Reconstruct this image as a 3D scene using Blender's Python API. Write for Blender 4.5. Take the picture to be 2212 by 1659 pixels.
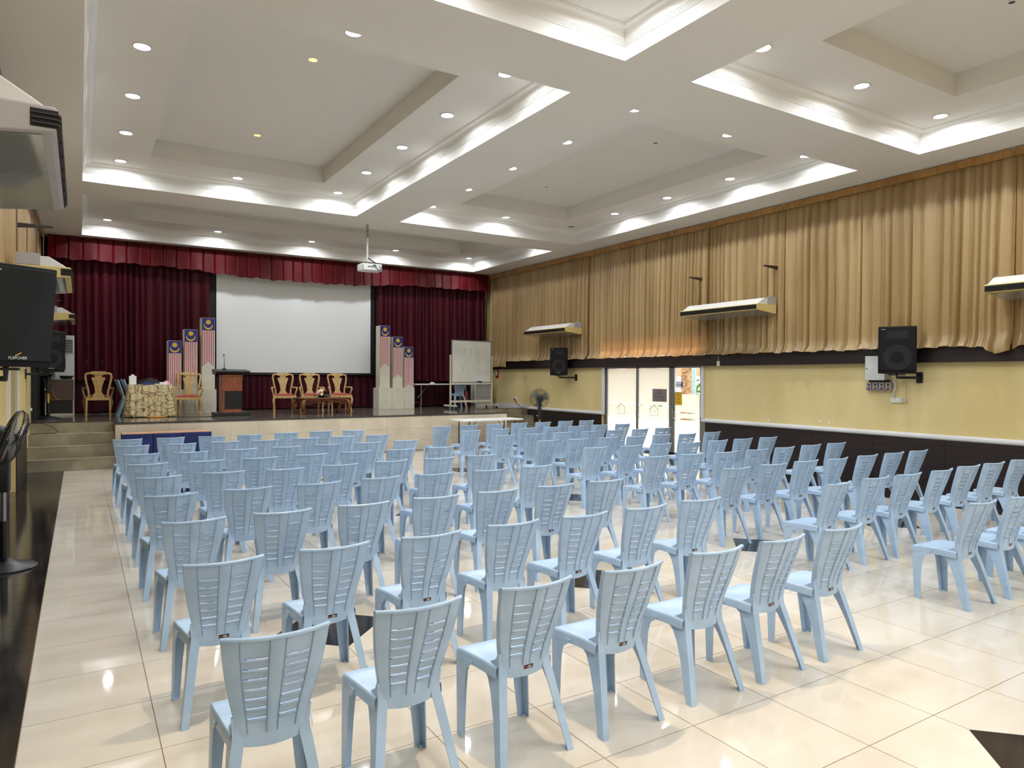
import bpy, math, random
from mathutils import Vector, Matrix

for o in list(bpy.data.objects):
    bpy.data.objects.remove(o)
SC = bpy.context.scene
COL = SC.collection
R = math.radians
PI = math.pi

# ------------------------------------------------------------------ camera
cam_d = bpy.data.cameras.new('camera')
cam_d.sensor_width = 36.0
cam_d.lens = 24.466
cam_d.clip_end = 300
cam = bpy.data.objects.new('camera', cam_d)
COL.objects.link(cam)
_r, _u, _b = (0.849678, -0.527285, 0.004206), (0.001434, 0.010287, 0.999946), (-0.5273, -0.849626, 0.009497)
cam.matrix_world = Matrix(((_r[0], _u[0], _b[0], 0.0), (_r[1], _u[1], _b[1], 0.0), (_r[2], _u[2], _b[2], 1.8265), (0, 0, 0, 1)))
SC.camera = cam

# ------------------------------------------------------------------ sky, sun, exposure
W = bpy.data.worlds.new('world')
SC.world = W
W.use_nodes = True
_bg = W.node_tree.nodes['Background']
_bg.inputs[0].default_value = (0.86, 0.93, 1.0, 1)
_bg.inputs[1].default_value = 3.8
sun_d = bpy.data.lights.new('sun', 'SUN')
sun_d.energy = 9.0
sun_d.angle = R(0.6)
sun_d.color = (1.0, 0.90, 0.76)
sun = bpy.data.objects.new('sun', sun_d)
COL.objects.link(sun)
sun.rotation_euler = Vector((-0.86, -0.06, -0.48)).to_track_quat('-Z', 'Y').to_euler()
SC.view_settings.view_transform = 'Standard'
SC.view_settings.look = 'None'
SC.view_settings.exposure = 0.25
SC.view_settings.gamma = 1.0
SC.view_settings.use_curve_mapping = False
SC.cycles.use_denoising = True
SC.cycles.max_bounces = 7
SC.cycles.diffuse_bounces = 4
SC.cycles.adaptive_threshold = 0.05
SC.cycles.glossy_bounces = 4
SC.cycles.transmission_bounces = 6
SC.cycles.transparent_max_bounces = 12
SC.cycles.sample_clamp_indirect = 6.0
SC.cycles.caustics_reflective = False
SC.cycles.caustics_refractive = False

LED_W = 21.0            # each white downlight
LED_COL = (0.93, 0.97, 1.0)
WARM_COL = (1.0, 0.76, 0.48)

# ------------------------------------------------------------------ material helpers
def lin(c):
    return tuple(((v / 255) / 12.92 if v / 255 <= 0.04045 else ((v / 255 + 0.055) / 1.055) ** 2.4) for v in c) + (1.0,)

MATS = {}
def mat(name, rgb, rough=0.5, metal=0.0, spec=0.5, var=0.0, var_scale=4.0, stretch=(1, 1, 1), rgb2=None,
        bump=0.0, bump_scale=40.0, obj_var=0.0, emit=None, coat=0.0, sheen=0.0, detail=4.0, coords='Object'):
    if name in MATS:
        return MATS[name]
    m = bpy.data.materials.new(name)
    m.use_nodes = True
    nt = m.node_tree
    b = nt.nodes['Principled BSDF']
    b.inputs['Base Color'].default_value = lin(rgb)
    b.inputs['Roughness'].default_value = rough
    b.inputs['Metallic'].default_value = metal
    b.inputs['Specular IOR Level'].default_value = spec
    if coat:
        b.inputs['Coat Weight'].default_value = coat
        b.inputs['Coat Roughness'].default_value = 0.08
    if sheen:
        b.inputs['Sheen Weight'].default_value = sheen
    if emit:
        b.inputs['Emission Color'].default_value = lin(emit[0])
        b.inputs['Emission Strength'].default_value = emit[1]
    N, L = nt.nodes, nt.links
    src = None
    if var or bump or rgb2:
        mp = N.new('ShaderNodeMapping')
        mp.inputs['Scale'].default_value = stretch
        if coords == 'World':
            tc = N.new('ShaderNodeNewGeometry')
            L.new(tc.outputs['Position'], mp.inputs[0])
        else:
            tc = N.new('ShaderNodeTexCoord')
            L.new(tc.outputs[coords], mp.inputs[0])
    if var or rgb2:
        no = N.new('ShaderNodeTexNoise')
        no.inputs['Scale'].default_value = var_scale
        no.inputs['Detail'].default_value = detail
        L.new(mp.outputs[0], no.inputs[0])
        rp = N.new('ShaderNodeValToRGB')
        c = lin(rgb)
        d = lin(rgb2) if rgb2 else tuple(v * (1 - var) for v in c[:3]) + (1,)
        rp.color_ramp.elements[0].position = 0.38
        rp.color_ramp.elements[1].position = 0.66
        rp.color_ramp.elements[0].color = d
        rp.color_ramp.elements[1].color = c
        L.new(no.outputs[0], rp.inputs[0])
        src = rp.outputs[0]
    if obj_var:
        oi = N.new('ShaderNodeObjectInfo')
        hs = N.new('ShaderNodeHueSaturation')
        mr = N.new('ShaderNodeMapRange')
        mr.inputs['To Min'].default_value = 1 - obj_var
        mr.inputs['To Max'].default_value = 1 + obj_var
        L.new(oi.outputs['Random'], mr.inputs[0])
        L.new(mr.outputs[0], hs.inputs['Value'])
        if src:
            L.new(src, hs.inputs['Color'])
        else:
            hs.inputs['Color'].default_value = lin(rgb)
        src = hs.outputs[0]
    if src:
        L.new(src, b.inputs['Base Color'])
    if bump:
        n2 = N.new('ShaderNodeTexNoise')
        n2.inputs['Scale'].default_value = bump_scale
        L.new(mp.outputs[0], n2.inputs[0])
        bp = N.new('ShaderNodeBump')
        bp.inputs['Strength'].default_value = bump
        bp.inputs['Distance'].default_value = 0.01
        L.new(n2.outputs[0], bp.inputs['Height'])
        L.new(bp.outputs[0], b.inputs['Normal'])
    MATS[name] = m
    return m

M = {}
M['plaster'] = mat('plaster', (226, 222, 214), 0.85, var=0.03, var_scale=0.6)
M['crown'] = mat('crown', (236, 234, 230), 0.6)
M['yellow'] = mat('yellow_paint', (232, 214, 158), 0.55, rgb2=(220, 200, 140), var_scale=1.3, bump=0.05, bump_scale=30, stretch=(1, 1, 0.35))
M['cream_wall'] = mat('cream_wall', (228, 212, 158), 0.5, rgb2=(206, 184, 120), var_scale=1.6, stretch=(1, 1, 0.3))
M['wain'] = mat('dark_wainscot', (46, 33, 31), 0.42, rgb2=(34, 24, 23), var_scale=3, stretch=(1, 0.25, 6))
M['band'] = mat('dark_band', (42, 31, 30), 0.4, rgb2=(28, 20, 20), var_scale=3, stretch=(1, 0.2, 8))
M['white_trim'] = mat('white_trim', (222, 223, 226), 0.45)
M['grout'] = mat('grout', (120, 96, 72), 0.9)
M['tile'] = mat('cream_tile', (208, 200, 188), 0.04, spec=0.4, rgb2=(198, 189, 175), var_scale=1.4, stretch=(1, 2.4, 1), obj_var=0.025, detail=6, coords='World')
M['tile_black'] = mat('black_tile', (44, 41, 40), 0.10, rgb2=(30, 28, 28), var_scale=2.5, obj_var=0.08, coords='World')
M['tile_riser'] = mat('riser_tile', (222, 210, 188), 0.16, rgb2=(206, 194, 172), var_scale=1.6, obj_var=0.03, coords='World')
M['tile_step'] = mat('step_tile', (166, 156, 132), 0.35, rgb2=(134, 125, 102), var_scale=2.2, obj_var=0.04, coords='World')
M['stage_floor'] = mat('stage_floor', (128, 119, 108), 0.07, rgb2=(102, 94, 85), var_scale=1.2, stretch=(0.6, 3, 1), coords='World')
M['nosing'] = mat('stage_nosing', (62, 58, 56), 0.22)
M['chair'] = mat('blue_plastic', (172, 196, 223), 0.30, rgb2=(161, 187, 214), var_scale=9, obj_var=0.05, detail=8, coords='World')
M['sticker'] = mat('sticker_black', (24, 20, 20), 0.4)
M['red'] = mat('red_print', (200, 40, 36), 0.5)
M['white'] = mat('white_print', (238, 238, 236), 0.5)
M['black'] = mat('black_plastic', (20, 20, 22), 0.38)
M['spk_black'] = mat('speaker_black', (15, 15, 17), 0.6, spec=0.25)
M['black_matte'] = mat('black_matte', (14, 14, 16), 0.7)
M['steel'] = mat('steel', (170, 172, 174), 0.3, metal=0.9)
M['dark_steel'] = mat('dark_steel', (66, 60, 56), 0.5, metal=0.5)
M['rust_rod'] = mat('rust_rod', (92, 66, 48), 0.7)
M['wood_light'] = mat('light_wood', (206, 176, 112), 0.35, rgb2=(186, 152, 90), var_scale=6, stretch=(6, 6, 0.8))
M['wood_red'] = mat('red_wood', (168, 98, 62), 0.38, rgb2=(136, 70, 40), var_scale=5, stretch=(7, 7, 0.6))
M['wood_dark'] = mat('carved_wood', (126, 72, 34), 0.3, rgb2=(92, 48, 22), var_scale=8)
M['velvet'] = mat('red_velvet', (150, 18, 30), 0.8, sheen=0.3)
M['blue_cloth'] = mat('blue_cloth', (32, 44, 104), 0.85, rgb2=(24, 34, 84), var_scale=5)
M['tan_ply'] = mat('tan_ply', (204, 160, 124), 0.45, rgb2=(190, 146, 110), var_scale=4)
M['gray_box'] = mat('grey_enamel', (204, 206, 204), 0.4)
M['ac_white'] = mat('ac_white', (222, 222, 220), 0.35)
M['ac_yellow'] = mat('ac_yellowed', (214, 194, 128), 0.4)
M['ac_side'] = mat('ac_side_grey', (176, 172, 172), 0.35)
M['ac_under'] = mat('ac_under', (188, 188, 182), 0.10, metal=0.55)
M['alu'] = mat('aluminium', (150, 150, 150), 0.32, metal=0.7)
M['stone'] = mat('pillar_paint', (226, 224, 208), 0.45, rgb2=(214, 211, 192), var_scale=2.5)
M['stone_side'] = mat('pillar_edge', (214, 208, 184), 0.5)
M['flag_blue'] = mat('flag_blue', (30, 32, 130), 0.4)
M['flag_red'] = mat('flag_red', (176, 34, 38), 0.4)
M['flag_white'] = mat('flag_white', (240, 238, 236), 0.4)
M['flag_yellow'] = mat('flag_yellow', (232, 196, 48), 0.4)
M['screen'] = mat('screen_white', (240, 243, 244), 0.75)
M['board'] = mat('whiteboard', (224, 224, 214), 0.25, rgb2=(212, 212, 202), var_scale=3)
M['ivory'] = mat('ivory_enamel', (206, 202, 178), 0.4)
M['ink'] = mat('faint_ink', (186, 187, 180), 0.6)
M['brown_panel'] = mat('brown_panel', (92, 72, 60), 0.5)
M['grey_cable'] = mat('cable_black', (22, 22, 24), 0.5)
M['orange'] = mat('cable_orange', (214, 140, 40), 0.5)
M['green_leaf'] = mat('leaf_green', (58, 96, 44), 0.5, obj_var=0.2)
M['pink'] = mat('flower_pink', (222, 150, 166), 0.6, obj_var=0.12)
M['cream_fl'] = mat('flower_cream', (238, 222, 186), 0.6)
M['palm'] = mat('palm_bark', (176, 140, 104), 0.9, rgb2=(96, 72, 54), var_scale=7, stretch=(1, 1, 3))
M['bush'] = mat('bush_green', (104, 150, 58), 0.7, obj_var=0.25)
M['pavement'] = mat('pavement', (196, 190, 180), 0.8)
M['awning'] = mat('awning', (216, 120, 120), 0.7)
M['fascia_o'] = mat('fascia_tan', (168, 132, 96), 0.7)
M['post_o'] = mat('post_blue_grey', (120, 150, 160), 0.4)
M['notice_grey'] = mat('notice_grey', (132, 118, 120), 0.6)
M['notice_yel'] = mat('notice_yellow', (226, 178, 24), 0.6)
M['print_dark'] = mat('print_dark', (70, 60, 60), 0.7)
M['sign_blue'] = mat('sign_blue', (28, 44, 130), 0.5)
M['ext_red'] = mat('extinguisher_red', (180, 28, 24), 0.3)
M['green_btn'] = mat('button_green', (24, 60, 44), 0.4)
M['red_btn'] = mat('button_red', (140, 20, 24), 0.4)
M['gold'] = mat('logo_gold', (220, 170, 60), 0.4)

def fabric(name, rgb, rgb2, rough=0.45, trans=0.0, tcol=None, sheen=0.2, spec=0.5):
    m = mat(name, rgb, rough, spec=spec, rgb2=rgb2, var_scale=2.2, stretch=(1, 1, 0.08), sheen=sheen, bump=0.12, bump_scale=9)
    if trans:
        nt = m.node_tree
        b = nt.nodes['Principled BSDF']
        out = nt.nodes['Material Output']
        t = nt.nodes.new('ShaderNodeBsdfTranslucent')
        t.inputs[0].default_value = lin(tcol)
        mx = nt.nodes.new('ShaderNodeMixShader')
        mx.inputs[0].default_value = trans
        nt.links.new(b.outputs[0], mx.inputs[1])
        nt.links.new(t.outputs[0], mx.inputs[2])
        nt.links.new(mx.outputs[0], out.inputs[0])
    return m
M['gold_cloth'] = fabric('gold_curtain', (184, 157, 109), (158, 131, 84), 0.34, 0.14, (236, 160, 96), 0.0, 0.7)
M['gold_head'] = fabric('gold_heading', (176, 130, 66), (150, 106, 50), 0.5)
M['maroon'] = fabric('maroon_curtain', (74, 9, 27), (57, 5, 20), 0.40, sheen=0.0, spec=0.22)
M['maroon_low'] = fabric('maroon_skirt', (70, 11, 30), (54, 7, 23), 0.6, sheen=0.0, spec=0.22)
M['valance'] = fabric('red_valance', (88, 2, 12), (74, 1, 9), 0.55, sheen=0.0, spec=0.22)

def glass_mat():
    m = bpy.data.materials.new('clear_pane')
    m.use_nodes = True
    nt = m.node_tree
    nt.nodes.remove(nt.nodes['Principled BSDF'])
    out = nt.nodes['Material Output']
    tr = nt.nodes.new('ShaderNodeBsdfTransparent')
    gl = nt.nodes.new('ShaderNodeBsdfGlossy')
    gl.inputs['Roughness'].default_value = 0.02
    mx = nt.nodes.new('ShaderNodeMixShader')
    mx.inputs[0].default_value = 0.05
    nt.links.new(tr.outputs[0], mx.inputs[1])
    nt.links.new(gl.outputs[0], mx.inputs[2])
    nt.links.new(mx.outputs[0], out.inputs[0])
    return m
M['glass'] = glass_mat()

def film_mat():
    m = bpy.data.materials.new('frosted_film')
    m.use_nodes = True
    nt = m.node_tree
    b = nt.nodes['Principled BSDF']
    b.inputs['Base Color'].default_value = (0.85, 0.85, 0.82, 1)
    b.inputs['Roughness'].default_value = 0.5
    out = nt.nodes['Material Output']
    t = nt.nodes.new('ShaderNodeBsdfTranslucent')
    t.inputs[0].default_value = (0.95, 0.94, 0.88, 1)
    mx = nt.nodes.new('ShaderNodeMixShader')
    mx.inputs[0].default_value = 0.62
    nt.links.new(b.outputs[0], mx.inputs[1])
    nt.links.new(t.outputs[0], mx.inputs[2])
    nt.links.new(mx.outputs[0], out.inputs[0])
    return m
M['film'] = film_mat()

def lens_mat(name, col, s):
    m = bpy.data.materials.new(name)
    m.use_nodes = True
    nt = m.node_tree
    b = nt.nodes['Principled BSDF']
    b.inputs['Base Color'].default_value = (0.8, 0.8, 0.8, 1)
    b.inputs['Emission Color'].default_value = col + (1,)
    b.inputs['Emission Strength'].default_value = s
    m.cycles.emission_sampling = 'NONE'
    return m
M['lens'] = lens_mat('led_lens', (0.95, 0.98, 1.0), 6.0)
M['lens_warm'] = lens_mat('halogen_lens', (1.0, 0.46, 0.12), 1.25)

def grille_mat():
    m = mat('speaker_grille', (24, 25, 26), 0.6, spec=0.25)
    nt = m.node_tree
    tc = nt.nodes.new('ShaderNodeTexCoord')
    wv = nt.nodes.new('ShaderNodeTexWave')
    wv.bands_direction = 'Z'
    wv.inputs['Scale'].default_value = 34
    wv.inputs['Distortion'].default_value = 0.4
    nt.links.new(tc.outputs['Object'], wv.inputs[0])
    rp = nt.nodes.new('ShaderNodeValToRGB')
    rp.color_ramp.elements[0].color = lin((12, 13, 14))
    rp.color_ramp.elements[1].color = lin((46, 48, 49))
    nt.links.new(wv.outputs[0], rp.inputs[0])
    nt.links.new(rp.outputs[0], nt.nodes['Principled BSDF'].inputs['Base Color'])
    return m
M['grille'] = grille_mat()

def cloth_net():
    m = mat('patterned_cloth', (206, 192, 150), 0.7)
    nt = m.node_tree
    N, L = nt.nodes, nt.links
    tc = N.new('ShaderNodeTexCoord')
    mp = N.new('ShaderNodeMapping')
    mp.inputs['Rotation'].default_value = (0.3, 0.4, 0.6)
    mp.inputs['Scale'].default_value = (1.0, 1.0, 1.8)
    L.new(tc.outputs['Object'], mp.inputs[0])
    prev = None
    for k, sc in enumerate((4.2, 3.0)):
        v = N.new('ShaderNodeTexVoronoi')
        v.feature = 'DISTANCE_TO_EDGE'
        v.inputs['Scale'].default_value = sc
        L.new(mp.outputs[0], v.inputs[0])
        lt = N.new('ShaderNodeMath')
        lt.operation = 'LESS_THAN'
        lt.inputs[1].default_value = 0.022
        L.new(v.outputs['Distance'], lt.inputs[0])
        if prev:
            mxx = N.new('ShaderNodeMath')
            mxx.operation = 'MAXIMUM'
            L.new(prev, mxx.inputs[0])
            L.new(lt.outputs[0], mxx.inputs[1])
            prev = mxx.outputs[0]
        else:
            prev = lt.outputs[0]
    mx = N.new('ShaderNodeMix')
    mx.data_type = 'RGBA'
    L.new(prev, mx.inputs[0])
    mx.inputs[6].default_value = lin((206, 192, 150))
    mx.inputs[7].default_value = lin((112, 70, 40))
    L.new(mx.outputs[2], N['Principled BSDF'].inputs['Base Color'])
    return m
M['net_cloth'] = cloth_net()

# ------------------------------------------------------------------ mesh helpers
class MB:
    def __init__(s):
        s.v, s.f, s.mi, s.cur = [], [], [], 0
    def add(s, vs, fs):
        n = len(s.v)
        s.v += [tuple(p) for p in vs]
        s.f += [tuple(i + n for i in f) for f in fs]
        s.mi += [s.cur] * len(fs)
        return s
    def box(s, x0, x1, y0, y1, z0, z1, mtx=None):
        vs = [(x, y, z) for z in (z0, z1) for (x, y) in ((x0, y0), (x1, y0), (x1, y1), (x0, y1))]
        if mtx:
            vs = [mtx @ Vector(p) for p in vs]
        return s.add(vs, [(0, 3, 2, 1), (4, 5, 6, 7), (0, 1, 5, 4), (1, 2, 6, 5), (2, 3, 7, 6), (3, 0, 4, 7)])
    def tube(s, pts, r, n=8, caps=True):
        pts = [Vector(p) for p in pts]
        rs = r if isinstance(r, (list, tuple)) else [r] * len(pts)
        vs, fs = [], []
        up0 = None
        for i, p in enumerate(pts):
            d = (pts[min(i + 1, len(pts) - 1)] - pts[max(i - 1, 0)]).normalized()
            if up0 is None:
                a = Vector((0, 0, 1)) if abs(d.z) < 0.9 else Vector((1, 0, 0))
                u = d.cross(a).normalized()
            else:
                u = (up0 - d * up0.dot(d)).normalized()
            up0 = u
            w = d.cross(u)
            for k in range(n):
                an = 2 * PI * k / n
                vs.append(p + (u * math.cos(an) + w * math.sin(an)) * rs[i])
        for i in range(len(pts) - 1):
            for k in range(n):
                a, b = i * n + k, i * n + (k + 1) % n
                fs.append((a, b, b + n, a + n))
        if caps:
            fs.append(tuple(range(n - 1, -1, -1)))
            fs.append(tuple(range((len(pts) - 1) * n, len(pts) * n)))
        return s.add(vs, fs)
    def lathe(s, prof, c=(0, 0, 0), n=20, mtx=None, caps=True):
        vs, fs = [], []
        for r, z in prof:
            for k in range(n):
                a = 2 * PI * k / n
                p = Vector((r * math.cos(a), r * math.sin(a), z))
                if mtx:
                    p = mtx @ p
                vs.append(p + Vector(c))
        for i in range(len(prof) - 1):
            for k in range(n):
                a, b = i * n + k, i * n + (k + 1) % n
                fs.append((a, b, b + n, a + n))
        if caps:
            fs.append(tuple(range(n - 1, -1, -1)))
            fs.append(tuple(range((len(prof) - 1) * n, len(prof) * n)))
        return s.add(vs, fs)
    def prism(s, poly, f0, f1):
        """poly: 2D points; f0/f1 map (a,b) to 3D on the two faces"""
        n = len(poly)
        vs = [f0(a, b) for a, b in poly] + [f1(a, b) for a, b in poly]
        fs = [tuple(range(n - 1, -1, -1)), tuple(range(n, 2 * n))]
        fs += [(i, (i + 1) % n, (i + 1) % n + n, i + n) for i in range(n)]
        return s.add(vs, fs)
    def grid(s, fn, nu, nv, skip=None):
        vs = [fn(i / nu, j / nv) for j in range(nv + 1) for i in range(nu + 1)]
        fs = [(j * (nu + 1) + i, j * (nu + 1) + i + 1, (j + 1) * (nu + 1) + i + 1, (j + 1) * (nu + 1) + i)
              for j in range(nv) for i in range(nu) if not (skip and skip(i, j))]
        return s.add(vs, fs)
    def sphere(s, c, r, n=8, m=6, sc=(1, 1, 1)):
        prof = [(max(1e-4, r * math.sin(PI * i / m)), -r * math.cos(PI * i / m)) for i in range(m + 1)]
        return s.lathe(prof, c, n, Matrix.Diagonal((sc[0], sc[1], sc[2])))
    def mesh(s, name, smooth=None):
        me = bpy.data.meshes.new(name)
        me.from_pydata(s.v, [], s.f)
        if any(s.mi):
            me.polygons.foreach_set('material_index', s.mi)
        if smooth:
            me.polygons.foreach_set('use_smooth', [True] * len(s.f))
            if smooth < 179:
                me.set_sharp_from_angle(angle=R(smooth))
        me.update()
        return me
    def build(s, name, m, parent=None, smooth=None, bevel=0, solid=0, loc=None):
        me = s.mesh(name, smooth)
        for mm in (m if isinstance(m, (list, tuple)) else [m]):
            me.materials.append(M[mm] if isinstance(mm, str) else mm)
        o = link(name, me, parent, loc)
        if solid:
            md = o.modifiers.new('solid', 'SOLIDIFY')
            md.thickness = solid
            md.offset = 0
        if bevel:
            md = o.modifiers.new('bevel', 'BEVEL')
            md.width = bevel
            md.segments = 2
            md.limit_method = 'ANGLE'
        return o

def link(name, data, parent=None, loc=None):
    o = bpy.data.objects.new(name, data)
    COL.objects.link(o)
    if parent:
        o.parent = parent
    if loc:
        o.location = loc
    return o

def tag(o, label, cat, group=None, kind=None):
    o['label'] = label
    if cat:
        o['category'] = cat
    if group:
        o['group'] = group
    if kind:
        o['kind'] = kind
    return o

def thing(name, label, cat, loc=(0, 0, 0), rz=0.0, group=None):
    o = bpy.data.objects.new(name, None)
    COL.objects.link(o)
    o.empty_display_size = 0.1
    o.location = loc
    o.rotation_euler = (0, 0, rz)
    return tag(o, label, cat, group)

def struct(o, label=None):
    o['kind'] = 'structure'
    if label:
        o['label'] = label
    return o

def B(x0, x1, y0, y1, z0, z1):
    return MB().box(x0, x1, y0, y1, z0, z1)

def text_obj(name, body, size, mtx, m, parent, extrude=0.0006):
    c = bpy.data.curves.new(name, 'FONT')
    c.body = body
    c.size = size
    c.extrude = extrude
    c.align_x = 'CENTER'
    c.align_y = 'CENTER'
    c.materials.append(M[m])
    tmp = bpy.data.objects.new(name, c)
    COL.objects.link(tmp)
    dg = bpy.context.evaluated_depsgraph_get()
    me = bpy.data.meshes.new_from_object(tmp.evaluated_get(dg))
    COL.objects.unlink(tmp)
    bpy.data.objects.remove(tmp)
    o = link(name, me, parent)
    o.matrix_local = mtx
    return o

def interp(tab, t):
    for (a, va), (b, vb) in zip(tab, tab[1:]):
        if t <= b:
            k = (t - a) / (b - a) if b > a else 0
            return va + (vb - va) * max(0, min(1, k))
    return tab[-1][1]

ORD = ['first', 'second', 'third', 'fourth', 'fifth', 'sixth', 'seventh', 'eighth', 'ninth', 'tenth', 'eleventh', 'twelfth']
# ================================================================== THE ROOM
XL, XR, YB, YF, ZC = -0.8625, 11.95, -11.6, 20.95, 5.28
TS, TX0, TY0 = 0.6, 0.3375, 2.587
ZS = 0.875           # stage level

# ---- floor: grout bed with separate tiles
floor = struct(B(XL - 1.2, XR + 0.25, YB, YF, -0.12, -0.0015).build('floor', 'grout'), 'pale grout bed under the polished floor tiles')
GAP = 0.0022
INL = {(2 + 4 * i, 4 + 6 * j) for i in range(-1, 5) for j in range(-4, 4)}
camf = Vector((0.5273, 0.849626, -0.009497))
camr = Vector((0.849678, -0.527285, 0.004206))

def tile_poly(i, j):
    x0, x1 = TX0 + TS * i, TX0 + TS * (i + 1)
    y0, y1 = TY0 + TS * j, TY0 + TS * (j + 1)
    c = 0.42
    P = []
    for (a, b, x, y, ex, ey) in ((i, j, x0, y0, 1, 1), (i + 1, j, x1, y0, -1, 1), (i + 1, j + 1, x1, y1, -1, -1), (i, j + 1, x0, y1, 1, -1)):
        if (a, b) in INL and 0 < x < 10.3 and y < 15.5:
            A, Bq = (x, y + ey * (c + GAP)), (x + ex * (c + GAP), y)
            P += [A, Bq] if ex * ey > 0 else [Bq, A]
        else:
            P.append((x, y))
    lo_x, hi_x, lo_y, hi_y = max(x0, XL), min(x1, XR), max(y0, YB), min(y1, 16.06)
    if hi_x - lo_x < 0.02 or hi_y - lo_y < 0.02:
        return None
    cx, cy = (lo_x + hi_x) / 2, (lo_y + hi_y) / 2
    Q = []
    for x, y in P:
        x = min(max(x, lo_x + GAP), hi_x - GAP)
        y = min(max(y, lo_y + GAP), hi_y - GAP)
        Q.append((x - cx, y - cy))
    return cx, cy, Q

tiles = []
for i in range(-2, 20):
    for j in range(-24, 23):
        t = tile_poly(i, j)
        if t:
            dark = t[0] < -0.26 or t[0] > 10.54 or t[1] > 15.787
            tiles.append((t[0], t[1], t[2], dark))
for (a, b) in sorted(INL):
    x, y = TX0 + TS * a, TY0 + TS * b
    if 0 < x < 10.3 and YB + 0.5 < y < 15.5:
        tiles.append((x, y, [(-0.42, 0), (0, -0.42), (0.42, 0), (0, 0.42)], True))
for j in range(3):                                   # floor of the left doorway
    tiles.append((XL - 0.31, 12.28 + 0.42 * j, [(-0.3, -0.2), (0.3, -0.2), (0.3, 0.2), (-0.3, 0.2)], True))

def screen_size(x, y):
    d = Vector((x, y, -1.8265))
    f = d.dot(camf)
    if f < 0.8:
        return 0
    u, v = d.dot(camr) / f, 1.8265 / f
    if abs(u) > 0.80 or v > 0.68:
        return 0
    return 1.0 / f ** 3
ranked = sorted(range(len(tiles)), key=lambda k: -screen_size(tiles[k][0], tiles[k][1]))
n_ob, cache, rest = {False: 0, True: 0}, {}, MB()
own = 0
for k in ranked:
    x, y, P, dark = tiles[k]
    lim = 300
    if own < lim and screen_size(x, y) > 0:
        key = (tuple((round(a, 4), round(b, 4)) for a, b in P), dark)
        if key not in cache:
            me = MB().prism(P, lambda a, b: (a, b, -0.008), lambda a, b: (a, b, 0.0)).mesh('floor_tile')
            me.materials.append(M['tile_black' if dark else 'tile'])
            cache[key] = me
        link('floor_tile', cache[key], floor, (x, y, 0))
        own += 1
    else:
        rest.cur = 1 if dark else 0
        rest.prism(P, lambda a, b: (a + x, b + y, -0.008), lambda a, b: (a + x, b + y, 0.0))
ro = rest.build('floor_tiling', ['tile', 'tile_black'], floor)
ro['kind'] = 'stuff'

# ---- ceiling with five stepped coffers
COF = [(0.04, 5.05, 6.82, 14.54), (6.06, 10.96, 6.82, 14.54), (0.04, 10.96, 15.62, 20.1), (0.04, 5.05, -1.9, 5.83), (6.06, 10.96, -1.9, 5.83), (0.04, 5.05, -10.6, -2.9), (6.06, 10.96, -10.6, -2.9)]
ZM, ZT = 5.61, 5.92
cb = MB()
xs = [XL, 0.04, 5.05, 6.06, 10.96, XR]
ys = [YB, -10.6, -2.9, -1.9, 5.83, 6.82, 14.54, 15.62, 20.1, YF]
for i in range(5):
    for j in range(9):
        cx, cy = (xs[i] + xs[i + 1]) / 2, (ys[j] + ys[j + 1]) / 2
        if any(a < cx < b and c < cy < d for a, b, c, d in COF):
            continue
        cb.add([(xs[i], ys[j], ZC), (xs[i], ys[j + 1], ZC), (xs[i + 1], ys[j + 1], ZC), (xs[i + 1], ys[j], ZC)], [(0, 1, 2, 3)])

def loops(mb, rc, prof, cap=False):
    a, b, c, d = rc
    vs, fs = [], []
    for off, z in prof:
        vs += [(a + off, c + off, z), (b - off, c + off, z), (b - off, d - off, z), (a + off, d - off, z)]
    for i in range(len(prof) - 1):
        for k in range(4):
            p, q = 4 * i + k, 4 * i + (k + 1) % 4
            fs.append((p, q, q + 4, p + 4))
    if cap:
        n = 4 * (len(prof) - 1)
        fs.append((n, n + 1, n + 2, n + 3))
    mb.add(vs, fs)

crown = [(0.0, ZC), (0.0, 5.43), (0.010, 5.432), (0.010, 5.446), (0.018, 5.448), (0.018, 5.462), (0.026, 5.464), (0.026, 5.478), (0.034, 5.480), (0.034, 5.492)]
crown += [(0.034 + 0.075 * (1 - math.cos(PI / 2 * k / 8)), 5.492 + 0.095 * math.sin(PI / 2 * k / 8)) for k in range(1, 9)]
crown += [(0.112, 5.598), (0.122, 5.600), (0.122, ZM)]
for n, rc in enumerate(COF):
    loops(cb, rc, [(0.122, ZM), (1.0, ZM), (1.0, ZT)], cap=True)
    t = MB()
    loops(t, rc, crown)
    struct(t.build('trim_%d' % (n + 1 if n < 5 else n + 20), 'crown', smooth=35), 'white stepped crown moulding around a ceiling coffer')
struct(cb.build('ceiling', 'plaster'), 'off-white plaster ceiling with stepped coffers')

# ---- walls
ww = MB()
ww.box(XR, XR + 0.2, YB, 11.03, 0, 5.7).box(XR, XR + 0.2, 14.6, YF + 0.2, 0, 5.7)
ww.box(XR, XR + 0.2, 11.03, 14.6, 2.1, 2.36).box(XR, XR + 0.2, 11.03, 14.6, 2.70, 5.7)
wall_r = struct(ww.build('wall_right', 'yellow'), 'yellow painted right wall')
wl = MB()
wl.box(XL - 0.25, XL, YB, 12.08, 0, 5.7).box(XL - 0.25, XL, 13.35, YF + 0.2, 0, 5.7).box(XL - 0.25, XL, 12.08, 13.35, 2.1, 5.7)
wall_l = struct(wl.build('wall_left', 'cream_wall'), 'pale yellow left wall')
al = MB()
al.box(XL - 1.2, XL - 0.25, 13.35, 13.5, 0, 2.3).box(XL - 1.2, XL - 0.25, 11.9, 12.08, 0, 2.3).box(XL - 1.35, XL - 1.2, 11.9, 13.5, 0, 2.3).box(XL - 1.2, XL - 0.25, 12.08, 13.35, 2.1, 2.3)
struct(al.build('wall_alcove', 'yellow'), 'yellow reveal inside the left doorway')
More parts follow.
